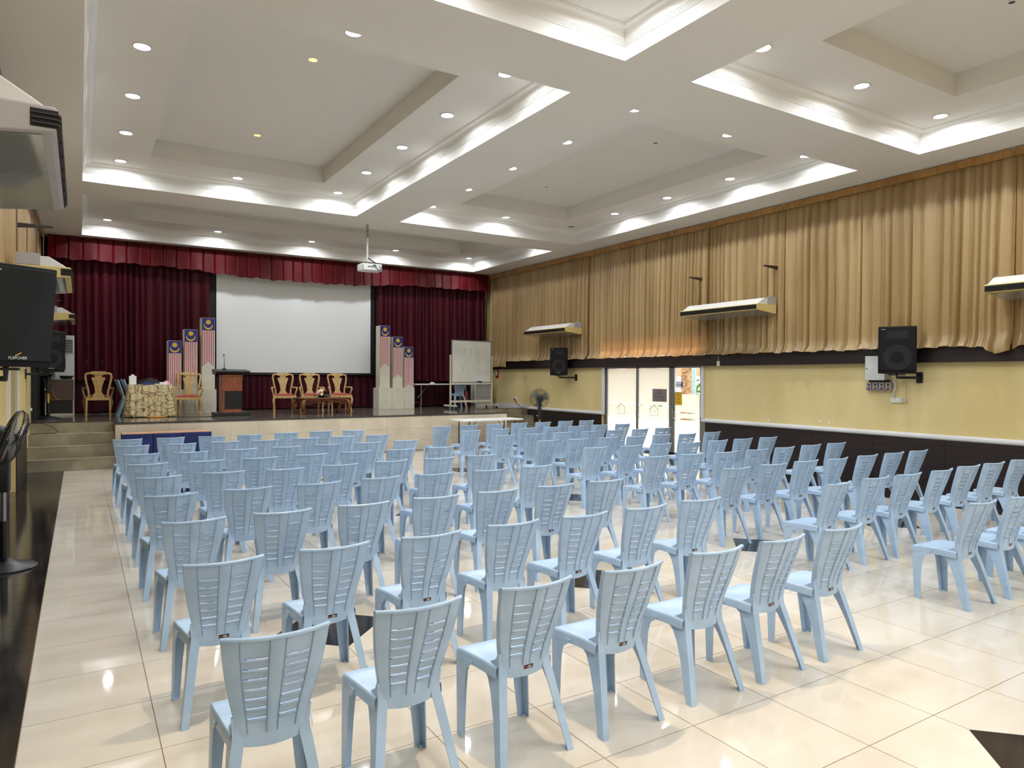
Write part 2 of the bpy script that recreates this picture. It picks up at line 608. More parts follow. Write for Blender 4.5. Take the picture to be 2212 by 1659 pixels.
struct(B(XL, XR, YF, YF + 0.2, 0, 5.7).build('wall_front', 'black_matte'), 'dark wall behind the stage curtains')
struct(B(XL - 0.2, XR + 0.2, YB - 0.2, YB, 0, 5.7).build('wall_back', 'cream_wall'), 'plain wall at the back of the hall')
struct(B(XR + 0.04, XR + 0.08, 11.03, 14.6, 2.36, 2.70).build('window_1', 'glass'), 'narrow high window behind the gold curtain')

for y0 in [5.88 + 1.2 * k for k in range(-15, 5)]:
    a, b = max(y0, YB), min(y0 + 1.2, 11.0)
    if b - a > 0.05:
        B(XR - 0.022, XR, a + 0.002, b - 0.002, 0, 0.84).build('wainscot_panel', 'wain', wall_r)
rchip = random.Random(21)
for y, z, r_ in ((8.15, 1.02, 0.030), (7.95, 1.0, 0.022), (8.55, 1.06, 0.02), (9.3, 0.98, 0.024), (7.88, 1.03, 0.016), (9.45, 1.38, 0.018), (8.6, 1.75, 0.012), (8.0, 1.72, 0.012), (10.1, 1.3, 0.014), (9.9, 1.6, 0.012)):
    P = [(y + r_ * rchip.uniform(0.4, 1.1) * math.cos(k * 0.9), z + r_ * rchip.uniform(0.5, 1.3) * math.sin(k * 0.9)) for k in range(7)]
    MB().prism(P, lambda a, b: (XR, a, b), lambda a, b: (XR - 0.0012, a, b)).build('paint_chip', 'white', wall_r)
for a, b in ((14.66, 15.86), (15.86, 17.06), (17.06, 18.3)):
    B(XR - 0.022, XR, a + 0.002, b - 0.002, 0, 0.84).build('wainscot_panel', 'wain', wall_r)
for y0 in [12.04 - 1.2 * k for k in range(1, 21)]:
    a, b = max(y0, YB), y0 + 1.2
    if b - a > 0.05:
        B(XL, XL + 0.018, a + 0.002, b - 0.002, 0, 0.84).build('wainscot_panel', 'wain', wall_l)
for a, b in ((13.4, 14.6), (14.6, 15.78)):
    B(XL, XL + 0.018, a + 0.002, b - 0.002, 0, 0.84).build('wainscot_panel', 'wain', wall_l)

RAIL = [(0, 0.838), (0.030, 0.838), (0.034, 0.852), (0.046, 0.856), (0.046, 0.888), (0.034, 0.893), (0.030, 0.906), (0.018, 0.909), (0.014, 0.920), (0, 0.920)]
def rail(n, side, y0, y1, lab):
    X, sg = (XR, -1) if side == 'r' else (XL, 1)
    struct(MB().prism(RAIL, lambda a, b: (X + sg * a, y0, b), lambda a, b: (X + sg * a, y1, b)).build('trim_%d' % n, 'white_trim'), lab)
rail(6, 'r', YB, 11.09, 'white chair rail along the right wall')
rail(7, 'r', 14.53, 18.3, 'white chair rail between stage and door')
rail(8, 'l', YB, 12.06, 'white chair rail along the left wall')
rail(9, 'l', 13.37, 15.78, 'short white chair rail before the left steps')
vt = MB().box(XR - 0.04, XR, 11.03, 11.10, 0.92, 2.1).box(XR - 0.03, XR, 11.10, 11.12, 0.92, 2.1)
struct(vt.build('trim_10', 'white_trim'), 'white upright moulding right of the glass door')
vt = MB().box(XR - 0.04, XR, 14.55, 14.62, 0.92, 2.1).box(XR - 0.03, XR, 14.53, 14.55, 0.92, 2.1)
struct(vt.build('trim_11', 'white_trim'), 'white upright moulding left of the glass door')
vt = MB().box(XL, XL + 0.03, 12.0, 12.08, 0.92, 2.1)
struct(vt.build('trim_12', 'white_trim'), 'white upright moulding on the near side of the doorway')
vt = MB().box(XL, XL + 0.03, 13.35, 13.45, 0.92, 2.1)
struct(vt.build('trim_13', 'white_trim'), 'white upright moulding on the far side of the doorway')
struct(B(XR - 0.12, XR, YB, YF, 2.10, 2.35).build('trim_14', 'band'), 'dark wood fascia band along the right wall')
struct(B(XL, XL + 0.10, YB, YF, 2.10, 2.35).build('trim_15', 'band'), 'dark wood fascia band along the left wall')
struct(B(XR - 0.015, XR, 18.3, YF, ZS, ZS + 0.10).build('baseboard_right', 'white_trim'), 'pale tile skirting on the stage wall')
struct(B(XL, XL + 0.012, YB, 12.08, 0, 0.05).build('baseboard_left', 'white_trim'), 'thin pale skirting at the left wall foot')

# ---- stage
LS = [15.80, 16.15, 16.50, 16.90]
RS = [17.25, 17.60, 17.95, 18.30]
XS0, XS1 = 0.60, 9.83
YS = 16.10
st = MB()
st.box(XS0, XS1, YS, YF, 0, ZS - 0.03)
for xs_, xe_, ys_ in ((XL, XS0, LS), (XS1, XR, RS)):
    for k in range(4):
        y1 = ys_[k + 1] if k < 3 else YF
        st.box(xs_, xe_, ys_[k], y1, 0, ZS * (k + 1) / 4 - (0.03 if k == 3 else 0.012))
stage = struct(st.build('stage_platform', 'tile_step'), 'raised tiled stage with steps at both ends')
top = MB()
top.box(XS0, XS1, YS + 0.28, YF, ZS - 0.03, ZS).box(XL, XS0, LS[3] + 0.02, YF, ZS - 0.03, ZS).box(XS1, XR, RS[3] + 0.02, YF, ZS - 0.03, ZS)
top.build('stage_floor', 'stage_floor', stage)
ns = MB()
ns.box(XS0 - 0.01, XS1 + 0.01, YS - 0.02, YS + 0.28, ZS - 0.03, ZS + 0.001)
ns.box(XS0 - 0.015, XS0, YS + 0.0, LS[3], ZS - 0.03, ZS)
ns.build('nosing', 'nosing', stage)
for xs_, xe_, ys_ in ((XL, XS0, LS), (XS1, XR, RS)):
    for k in range(4):
        y1 = ys_[k + 1] if k < 3 else ys_[k] + 0.02
        z = ZS * (k + 1) / 4
        B(xs_, xe_, ys_[k] - 0.012, y1, z - 0.012, z).build('tread', 'tile_step' if k < 3 else 'nosing', stage)
rt = {}
def riser_tile(x0, x1, y, z0, z1, m):
    key = (round(x1 - x0, 3), round(z1 - z0, 3), m)
    if key not in rt:
        w, h = (x1 - x0) / 2 - 0.0015, (z1 - z0) / 2 - 0.0015
        me = B(-w, w, -0.008, 0, -h, h).mesh('riser_tile')
        me.materials.append(M[m])
        rt[key] = me
    link('riser_tile', rt[key], stage, ((x0 + x1) / 2, y, (z0 + z1) / 2))
xx = [XS0] + [0.98 + 0.6 * k for k in range(15)] + [XS1]
for a, b in zip(xx, xx[1:]):
    for z0, z1 in ((0.0, 0.245), (0.245, 0.545), (0.545, ZS - 0.03)):
        riser_tile(a, b, YS, z0, z1, 'tile_riser')
for k in range(4):
    z0, z1 = ZS * k / 4, ZS * (k + 1) / 4 - 0.012
    for a, b in ((XL, -0.14), (-0.14, 0.14), (0.14, XS0)):
        riser_tile(a, b, LS[k], z0, z1, 'tile_step')
    for a, b in ((XS1, 10.43), (10.43, 11.03), (11.03, 11.63), (11.63, XR)):
        riser_tile(a, b, RS[k], z0, z1, 'tile_step')

# ================================================================== CURTAINS
def cloth(name, fn_base, L, z0f, z1, lam, amp, seed, m, parent=None, nz=14, gather=0.5, step=0.012, sharp=0.6, label=None, cat='curtain', group=None):
    """pleated cloth: fn_base(a, d, z) -> point; a along, d out of the wall"""
    rnd = random.Random(seed)
    ph = [rnd.uniform(0, 6.28) for _ in range(8)]
    n = max(8, int(L / step))
    mb = MB()
    amps = [rnd.uniform(0.45, 1.0) for _ in range(400)]
    def fold(a, tz):
        w = a / lam + 0.45 * math.sin(a * 2.1 + ph[0]) + 0.30 * math.sin(a * 5.3 + ph[1]) + 0.10 * math.sin(a * 11.7 + ph[6]) + 0.05 * math.sin(tz * 2.5 + a * 3 + ph[2]) * tz
        s = abs(math.sin(PI * w)) ** sharp
        k = 1 - gather * (1 - tz) ** 4
        m_ = amps[int(math.floor(w)) % 400]
        s2 = math.sin(2 * PI * w * 1.5 + ph[3]) * 0.10
        return amp * k * (m_ * s + s2 * tz + 0.12 * math.sin(a * 3.1 + ph[4]) * tz)
    def P(u, v):
        a = u * L
        tz = v                      # 0 top .. 1 bottom
        zb = z0f(a)
        z = z1 + (zb - z1) * v
        sway = 0.02 * math.sin(v * 2.2 + a * 1.3 + ph[5]) * v
        return fn_base(min(max(a + sway, 0), L), fold(a, tz), z)
    mb.grid(P, n, nz)
    o = mb.build(name, m, parent, smooth=180)
    if label:
        tag(o, label, cat, group)
    return o

# gold curtains on the right wall, panel by panel (y decreasing towards the camera)
def hem(y):
    z = 2.342 + 0.010 * math.sin(y * 9) + 0.008 * math.sin(y * 23)
    z -= 0.14 * math.exp(-((y - 5.02) / 0.17) ** 2)
    if y > 19.35:
        z -= 0.17
    return z
PAN = [(20.88, 19.25, 'leftmost gold satin curtain panel beside the stage, hanging below the dark band'),
       (19.25, 15.05, 'gold satin curtain panel behind the air conditioner nearest the stage'),
       (15.05, 10.80, 'gold satin curtain panel above the glass door, glowing orange at its hem'),
       (10.80, 8.86, 'gold satin curtain panel behind the middle air conditioner on the right wall'),
       (8.86, 7.25, 'gold satin curtain panel right of the middle air conditioner'),
       (7.25, 4.86, 'gold satin curtain panel behind the large loudspeaker by the switch boxes'),
       (4.86, -6.2, 'rightmost gold satin curtain panel behind the air conditioner at the picture edge')]
for k, (ya, yb, lab) in enumerate(PAN):
    t = thing('gold_curtain', lab, 'curtain', (0, 0, 0), 0, 'gold curtains on the right wall')
    L_ = ya - yb - 0.02
    cloth('drape', lambda a, d, z, ya=ya: (XR - 0.060 - d - 0.10 * min(1, max(0, (2.46 - z) / 0.10)), ya - a, z), L_, lambda a, ya=ya: hem(ya - a), 5.15, 0.13 if k < 3 else 0.17, 0.13, 40 + k, 'gold_cloth', t, nz=24)
    def hd(u, v, ya=ya, L_=L_):
        a = u * L_
        w = (a / 0.13) % 1.0
        d = -0.012 * (1 if 0.12 < w < 0.88 else 0) + 0.02 * math.sin(a * 7) * 0.3
        return (XR - 0.185 + d + 0.012 * v, ya - a, 5.255 - 0.115 * v)
    MB().grid(hd, int(L_ / 0.0163), 2).build('heading', 'gold_head', t)

def hem_l(y):
    return 2.352 + 0.01 * math.sin(y * 9)
for k, (ya, yb, lab) in enumerate(((20.6, 13.5, 'gold curtain panel on the left wall, near the stage'), (13.5, 6.0, 'gold curtain panel on the left wall above the nearest loudspeaker'), (6.0, -6.0, 'gold curtain panel on the left wall behind the nearest air conditioner'))):
    t = thing('gold_curtain', lab, 'curtain', (0, 0, 0), 0, 'gold curtains on the left wall')
    L_ = ya - yb - 0.02
    cloth('drape', lambda a, d, z, ya=ya: (XL + 0.030 + d, ya - a, z), L_, lambda a, ya=ya: hem_l(ya - a), 5.17, 0.14, 0.075, 70 + k, 'gold_cloth', t, nz=10, step=0.02)
    MB().grid(lambda u, v: (XL + 0.105 + 0.01 * math.sin(u * L_ / 0.13 * 6.28), ya - u * L_, 5.255 - 0.09 * v), int(L_ / 0.03), 1).build('heading', 'gold_head', t)

# maroon stage curtains, skirt and red valance
cloth('stage_curtain', lambda a, d, z: (XL + 0.22 + a, 20.60 - d, z), 3.67, lambda a: 1.70, 5.27, 0.17, 0.12, 11, 'maroon', nz=12, gather=0.3, label='maroon pleated stage curtain left of the projection screen')
cloth('stage_curtain', lambda a, d, z: (7.79 + a, 20.60 - d, z), 3.88, lambda a: 1.70, 5.27, 0.17, 0.12, 12, 'maroon', nz=12, gather=0.3, label='maroon pleated stage curtain right of the projection screen')
cloth('stage_skirt', lambda a, d, z: (XL + 0.06 + a, 20.76 - d, z), XR - XL - 0.1, lambda a: ZS + 0.03, 1.89, 0.24, 0.10, 13, 'maroon_low', nz=6, gather=0.85, label='dark maroon pleated skirt drape along the stage wall', cat='drape')
vt = thing('stage_valance', 'bright red box-pleated valance above the stage curtains', 'valance')
def val(u, v):
    a = u * (11.68 - XL - 0.2)
    w = (a / 0.30 + 0.12 * math.sin(a * 3.1)) % 1.0
    d = -0.035 * (1 - max(0, 1 - abs(w - 0.5) / 0.07)) - 0.02 * math.sin(a * 8.0) * v
    x = XL + 0.2 + a
    zb = 4.695 - 0.14 * math.exp(-((x - 5.4) / 2.6) ** 4) + 0.012 * math.sin(a * 21) + 0.012 * math.sin(a * 8)
    return (x, 20.38 + d - 0.05 * v ** 3, 5.262 + (zb - 5.262) * v)
MB().grid(val, 860, 6).build('pleated_cloth', 'valance', vt, smooth=60)

# ---- projection screen
sc_ = thing('projection_screen', 'large white projection screen with black side borders above the stage', 'screen', (0, 0, 0))
B(2.98, 7.86, 20.66, 20.70, 1.87, 4.98).build('border', 'black_matte', sc_)
B(3.20, 7.645, 20.645, 20.66, 1.935, 4.95).build('fabric', 'screen', sc_)
MB().tube([(3.0, 20.655, 1.885), (7.84, 20.655, 1.885)], 0.022).build('weight_bar', 'black', sc_, smooth=40)

# ================================================================== GLASS DOOR in the right wall
XD = XR + 0.05
fr = MB()
for a, b in ((14.46, 14.60), (13.25, 13.325), (12.08, 12.165), (11.985, 12.075), (11.03, 11.19)):
    fr.box(XD - 0.03, XD + 0.04, a, b, 0, 2.1)
fr.box(XD - 0.03, XD + 0.04, 11.03, 14.6, 2.065, 2.1).box(XD - 0.03, XD + 0.04, 11.03, 14.6, 0, 0.06)
door = struct(fr.build('door_1', 'alu', bevel=0.004), 'aluminium framed glass entrance door with frosted panes')
def pane(y0, y1, films):
    p = B(XD, XD + 0.006, y0, y1, 0.06, 2.065).build('pane', 'glass', door)
    for z0, z1 in films:
        B(XD - 0.003, XD - 0.001, y0 + 0.004, y1 - 0.004, z0, z1).build('frosted_film', 'film', p)
    return p
pane(13.325, 14.46, ((0.07, 0.845), (0.865, 1.165), (1.185, 2.06)))
pane(12.165, 13.25, ((0.07, 0.865), (0.885, 1.135), (1.16, 2.06)))
pane(11.19, 11.985, ((0.07, 0.845), (0.885, 0.995), (1.03, 1.45)))
for yc, zc in ((13.92, 1.01), (12.70, 1.01)):
    h = MB()
    pts = [(XD - 0.006, yc - 0.14, zc - 0.11), (XD - 0.006, yc - 0.14, zc + 0.05), (XD - 0.006, yc, zc + 0.13), (XD - 0.006, yc + 0.14, zc + 0.05), (XD - 0.006, yc + 0.14, zc - 0.11), (XD - 0.006, yc - 0.14, zc - 0.11)]
    h.tube(pts, 0.006, 5)
    h.tube([(XD - 0.006, yc - 0.17, zc + 0.04), (XD - 0.006, yc, zc + 0.155), (XD - 0.006, yc + 0.17, zc + 0.04)], 0.005, 5)
    h.tube([(XD - 0.006, yc - 0.07, zc - 0.06), (XD - 0.006, yc - 0.02, zc + 0.04), (XD - 0.006, yc + 0.07, zc + 0.03), (XD - 0.006, yc + 0.05, zc - 0.07)], 0.004, 5)
    h.build('house_emblem', mat('emblem_pale', (214, 206, 186), 0.6), door)
hb = MB().tube([(XD - 0.05, 12.03, 0.97), (XD - 0.05, 12.03, 1.19)], 0.02, 8).box(XD - 0.05, XD, 12.02, 12.04, 0.985, 1.005).box(XD - 0.05, XD, 12.02, 12.04, 1.155, 1.175)
hb.build('handle', 'alu', door, smooth=40)
MB().lathe([(0.022, 0), (0.022, 0.03), (0.012, 0.034)], (XD - 0.03, 12.03, 0.86), 10, Matrix.Rotation(-PI / 2, 3, 'Y')).build('lock', 'steel', door, smooth=40)

def notice(name, label, y0, y1, z0, z1, base, bars, logo=False, x=XD - 0.008):
    t = thing(name, label, 'notice', (x, (y0 + y1) / 2, z0))
    w, h = (y1 - y0) / 2, z1 - z0
    B(-0.002, 0, -w, w, 0, h).build('sheet', base, t)
    pr = MB()
    for fz, fw, th in bars:
        pr.box(-0.003, -0.002, -w * fw, w * fw, h * fz - th, h * fz + th)
    if logo:
        pr.lathe([(0.02, 0), (0.02, 0.001)], (-0.003, 0, h * 0.87), 10, Matrix.Rotation(PI / 2, 3, 'Y'))
    pr.build('print', 'print_dark', t)
    return t
notice('grey_notice', 'grey-mauve printed notice stuck on the middle frosted pane', 12.26, 12.75, 1.25, 1.56, 'notice_grey',
       [(0.70, 0.42, 0.006), (0.58, 0.8, 0.004), (0.50, 0.15, 0.006), (0.36, 0.78, 0.008), (0.22, 0.6, 0.003), (0.12, 0.7, 0.003)], True)
notice('yellow_notice', 'bright yellow notice taped to the clear door leaf', 11.76, 11.98, 1.19, 1.50, 'notice_yel',
       [(0.93, 0.65, 0.006), (0.80, 0.7, 0.003), (0.72, 0.8, 0.003), (0.64, 0.4, 0.003), (0.54, 0.55, 0.003), (0.46, 0.6, 0.003), (0.38, 0.4, 0.003), (0.26, 0.6, 0.003), (0.18, 0.7, 0.003)])
tg = thing('push_sign', 'small white TOLAK push sign with a blue corner on the door glass', 'sign', (XD - 0.008, 11.84, 1.60))
B(-0.002, 0, -0.11, 0.11, 0, 0.15).build('sheet', 'white', tg)
B(-0.003, -0.002, -0.11, -0.06, 0.01, 0.14).build('blue_corner', 'sign_blue', tg)
text_obj('lettering', 'TOLAK', 0.062, Matrix.Translation((-0.003, 0.025, 0.06)) @ Matrix(((0, 0, -1, 0), (-1, 0, 0, 0), (0, 1, 0, 0), (0, 0, 0, 1))), 'print_dark', tg)

# ---- outside the door
out = struct(B(XR + 0.2, 60, -30, 60, -0.1, -0.02).build('floor_outside', 'pavement'), 'pale paving outside the glass door')
struct(B(XR + 0.2, XR + 2.6, 6, 22, 2.22, 2.32).build('trim_16', 'plaster'), 'unseen porch roof, added to shade the glass door')  # added out of view: blocks sun on the door, leaves the high window lit
pt = thing('palm_trunk', 'rough brown palm trunk seen through the clear door pane', 'tree', (18.0, 17.42, -0.02))
prof = []
for k in range(22):
    z = k * 0.2
    prof += [(0.215 + 0.02 * (k % 2) - 0.003 * k, z), (0.245 - 0.003 * k, z + 0.1)]
MB().lathe(prof, (0, 0, 0), 14).build('trunk', 'palm', pt, smooth=30)
fd = MB()
for k in range(9):
    a = k * 0.7
    fd.tube([(0, 0, 4.3), (0.8 * math.cos(a), 0.8 * math.sin(a), 4.9), (1.9 * math.cos(a), 1.9 * math.sin(a), 4.5)], [0.05, 0.16, 0.02], 6)
fd.build('fronds', 'bush', pt)
tag(MB().tube([(17.6, 16.72, -0.02), (17.6, 16.72, 3.0)], 0.075, 12).build('porch_post', 'post_o', smooth=40), 'blue-grey steel post behind the clear door pane', 'post')
aw = thing('striped_canopy', 'red and white striped canopy roof outside the door', 'canopy', (26, 24, 0))
for k in range(30):
    MB().add([(-4, -10 + 0.7 * k, 2.25), (-4, -10 + 0.7 * k + 0.68, 2.25), (4, -10 + 0.7 * k + 0.68, 4.2), (4, -10 + 0.7 * k, 4.2)], [(0, 1, 2, 3)]).build('stripe', 'awning' if k % 2 else 'white', aw, solid=0.02)
B(-4.1, -3.95, -10, 11, 1.9, 2.25).build('fascia', 'fascia_o', aw)
MB().box(-4.05, -3.95, -9.9, -9.8, -0.02, 1.9).box(-4.05, -3.95, 10.8, 10.9, -0.02, 1.9).box(3.9, 4, -9.9, -9.8, -0.02, 4.1).box(3.9, 4, 10.8, 10.9, -0.02, 4.1).build('post', 'post_o', aw)
rb = random.Random(5)
for k in range(7):
    bx, by = 29 + rb.uniform(-1, 1.5), 26.0 + k * 1.15
    bt = thing('hedge_bush', 'leafy green bush far outside, %s of the row' % ORD[k], 'bush', (bx, by, -0.02), 0, 'bushes beyond the palm')
    mb = MB()
    for q in range(60):
        a, r, z = rb.uniform(0, 6.28), rb.uniform(0, 0.6), rb.uniform(0.1, 1.7)
        c = Vector((r * math.cos(a), r * math.sin(a), z))
        d = Vector((rb.uniform(-1, 1), rb.uniform(-1, 1), rb.uniform(-0.3, 1))).normalized() * 0.32
        e = d.cross(Vector((rb.uniform(-1, 1), 0.3, 1))).normalized() * 0.12
        mb.add([c, c + d * 0.5 + e, c + d, c + d * 0.5 - e], [(0, 1, 2, 3)])
    mb.build('foliage', 'bush', bt)
    MB().tube([(0, 0, 0), (0, 0, 1.0)], 0.03, 5).build('stem', 'palm', bt)

# ================================================================== CEILING LIGHTS
ring_me = MB().lathe([(0.098, 0.0), (0.104, -0.008), (0.090, -0.010), (0.080, -0.002), (0.080, 0.0)], n=24, caps=False).mesh('ring', 180)
ring_me.materials.append(M['white_trim'])
lens_me = MB().add([(0.08 * math.cos(2 * PI * k / 24), 0.08 * math.sin(2 * PI * k / 24), -0.0015) for k in range(24)], [tuple(range(23, -1, -1))]).mesh('lens')
lens_me.materials.append(M['lens'])
led_d = bpy.data.lights.new('led', 'AREA')
led_d.shape = 'DISK'
led_d.size = 0.15
led_d.energy = LED_W
led_d.color = LED_COL
led_d.spread = R(168)
def downlight(x, y, z, label, group, on=True):
    t = thing('ceiling_downlight', label, 'downlight', (x, y, z), 0, group)
    link('ring', ring_me, t)
    if on:
        link('lens', lens_me, t)
        link('lamp', led_d, t, (0, 0, -0.004))
    else:
        MB().lathe([(0.08, 0.0), (0.08, -0.001)], n=20).build('empty_socket', 'dark_steel', t)
    return t
YA = [14.08, 12.41, 10.73, 9.07, 7.45]
YD = [5.29, 3.62, 1.96, 0.30, -1.36]
def ring_of(name, x0, x1, ys_, grp, dead=None):
    xm = (x0 + x1) / 2
    for k, y in enumerate(ys_):
        for sx, x in (('left', x0), ('right', x1)):
            d = (x, y) == dead
            downlight(x, y, ZM, ('empty dark downlight socket in the %s, %s from the stage end' % (name, ORD[k])) if d else ('round white downlight, %s side of %s, %s from the stage' % (sx, name, ORD[k])), grp, not d)
    downlight(xm, ys_[0], ZM, 'round white downlight at the middle of the stage-side edge of %s' % name, grp)
    downlight(xm, ys_[-1], ZM, 'round white downlight at the middle of the near edge of %s' % name, grp)
ring_of('the large left coffer', 0.61, 4.51, YA, 'downlights of the left coffer')
ring_of('the middle right coffer', 6.64, 10.47, YA, 'downlights of the middle right coffer', (10.47, 14.08))
ring_of('the coffer overhead left', 0.61, 4.56, YD, 'downlights of the coffer overhead')
ring_of('the near right coffer', 6.64, 10.51, YD, 'downlights of the near right coffer')
YG = [-3.45, -5.1, -6.75, -8.4, -10.05]  # unseen rear downlights, added to light the chair backs from behind
ring_of('the unseen added rear left coffer', 0.61, 4.56, YG, 'added rear downlights, left side')
ring_of('the unseen added rear right coffer', 6.64, 10.51, YG, 'added rear downlights, right side')
for y, nm in ((19.56, 'stage-side'), (16.16, 'hall-side')):
    for k, x in enumerate((0.57, 3.07, 5.52, 8.03, 10.5)):
        downlight(x, y, ZM, 'round white downlight in the long stage coffer, %s row, %s from left' % (nm, ORD[k]), 'downlights of the stage coffer')

def spot(x, y, label, power, grp):
    t = thing('ceiling_spotlight', label, 'spotlight', (x, y, ZT), 0, grp)
    MB().lathe([(0.058, 0.0), (0.062, -0.006), (0.045, -0.008), (0.032, 0.0)], n=16, caps=False).build('ring', 'white_trim', t, smooth=60)
    if power:
        MB().lathe([(0.056, -0.009), (0.056, -0.0095)], n=18).build('lens', 'lens_warm', t)
        d = bpy.data.lights.new('halogen', 'SPOT')
        d.energy = power
        d.color = WARM_COL
        d.spot_size = R(58)
        d.spot_blend = 0.6
        d.shadow_soft_size = 0.02
        link('lamp', d, t, (0, 0, -0.032))
    else:
        MB().lathe([(0.032, -0.001), (0.032, -0.0015)], n=14).build('dark_lens', 'dark_steel', t)
spot(2.56, 12.35, 'small glowing orange spotlight in the left coffer, nearer the stage', 60, 'coffer spotlights')
spot(2.56, 9.03, 'small glowing orange spotlight in the left coffer, farther from the stage', 60, 'coffer spotlights')
spot(2.56, 3.64, 'small warm spotlight in the coffer overhead, lighting the nearest chair row', 450, 'coffer spotlights')
spot(2.56, 0.30, 'small warm spotlight in the coffer behind the viewer', 120, 'coffer spotlights')
spot(8.53, 12.38, 'small unlit spotlight in the middle right coffer, nearer the stage', 0, 'coffer spotlights')
spot(8.53, 9.03, 'small unlit spotlight in the middle right coffer, farther from the stage', 0, 'coffer spotlights')
spot(8.6, 3.60, 'small unlit spotlight in the near right coffer', 0, 'coffer spotlights')
# ================================================================== BLUE PLASTIC CHAIRS
LEFT=[[(0.62,12.19,-1.5),(1.22,12.2,2.6),(1.82,12.18,-0.2),(2.42,12.21,-0.9),(3.05,12.34,-3.3),(3.67,12.39,-0),(4.25,12.31,-1.2)],
[(0.63,11.05,-0),(1.24,11.06,-1.3),(1.84,11.08,0.3),(2.42,11.06,-0.2),(3.06,11.11,1.5),(3.67,11.15,-1.5),(4.27,11.16,3.3)],
[(0.65,9.83,0.4),(1.22,9.8,-0.5),(1.85,9.86,1.1),(2.44,9.88,0.7),(3.05,9.94,-1.3),(3.66,9.95,1),(4.28,9.98,2.2)],
[(0.64,8.69,-0.6),(1.24,8.7,0.1),(1.85,8.7,1.6),(2.47,8.76,0.3),(3.08,8.8,1.5),(3.69,8.79,1),(4.29,8.78,1.4)],
[(0.65,7.53,0.4),(1.25,7.58,-2),(1.85,7.52,1.8),(2.47,7.58,-0.5),(3.09,7.62,3.9),(3.7,7.61,1.1),(4.3,7.62,0.3)],
[(0.64,6.34,1.2),(1.25,6.37,-0.4),(1.87,6.36,1),(2.49,6.41,3),(3.07,6.38,2.9),(3.69,6.36,-0.1),(4.3,6.39,1.3)],
[(0.66,5.14,1.8),(1.25,5.15,-1.6),(1.86,5.15,-1.1),(2.48,5.16,-2.6),(3.07,5.16,0.9),(3.68,5.16,-0.5),(4.27,5.16,-1.9)],
[(0.65,3.93,1),(1.25,3.94,-0.6),(1.86,3.93,0.8),(2.48,3.96,0.4),(3.07,3.94,1.3),(3.66,3.94,1.3),(4.27,3.96,-5)],
[(0.64,2.73,-3),(1.24,2.74,-0.2),(1.85,2.74,0.6),(2.44,2.72,1),(3.09,2.74,-1.2),(3.66,2.73,0.9),(4.27,2.73,-0.2)]]
RIGHT=[[(6.12,12.47,1.7),(6.74,12.5,1.9),(7.38,12.54,2),(8.01,12.58,1),(8.62,12.57,1.3),(9.29,12.65,1.5),(9.85,12.61,0.2)],
[(6.09,11.21,2.7),(6.79,11.34,0.6),(7.4,11.34,1.1),(7.95,11.28,2.4),(8.55,11.27,0.5),(9.2,11.34,0.4),(9.79,11.29,1.9)],
[(6.14,10.09,1.2),(6.71,10.05,1.5),(7.34,10.08,-0.1),(7.96,10.07,0),(8.53,10.05,1.2),(9.12,10.01,1.4),(9.75,10.04,-0.7)],
[(6.18,8.89,0.8),(6.77,8.89,-0),(7.38,8.87,0.4),(7.92,8.79,0.6),(8.55,8.84,-0),(9.09,8.76,0.1),(9.77,8.81,1.1)],
[(6.17,7.69,-1.7),(6.76,7.63,1),(7.35,7.61,-0.4),(7.89,7.55,-2.1),(8.55,7.59,-1.2),(9.15,7.6,-2.3),(9.75,7.58,-1.7)],
[(6.15,6.43,-1.3),(6.72,6.39,-3.7),(7.32,6.36,-0.4),(7.95,6.36,-1.5),(8.54,6.36,-0),(9.19,6.39,-2.8),(9.81,6.39,-2.3)],
[(6.11,5.16,-4.9),(6.74,5.17,-5),(7.36,5.18,-2.5),(7.92,5.14,1.9),(8.59,5.16,0.3),(9.2,5.16,-0.7),(9.78,5.15,-0.8)],
[(6.05,3.92,2.6),(6.73,3.95,-1.6),(7.28,3.93,-3),(7.92,3.92,1),(8.56,3.95,-3.7),(9.13,3.94,-2.9),(9.82,3.95,-2.8)],
[(6.13,2.73,-2.3),(6.75,2.7,-2.5),(7.36,2.72,1)]]

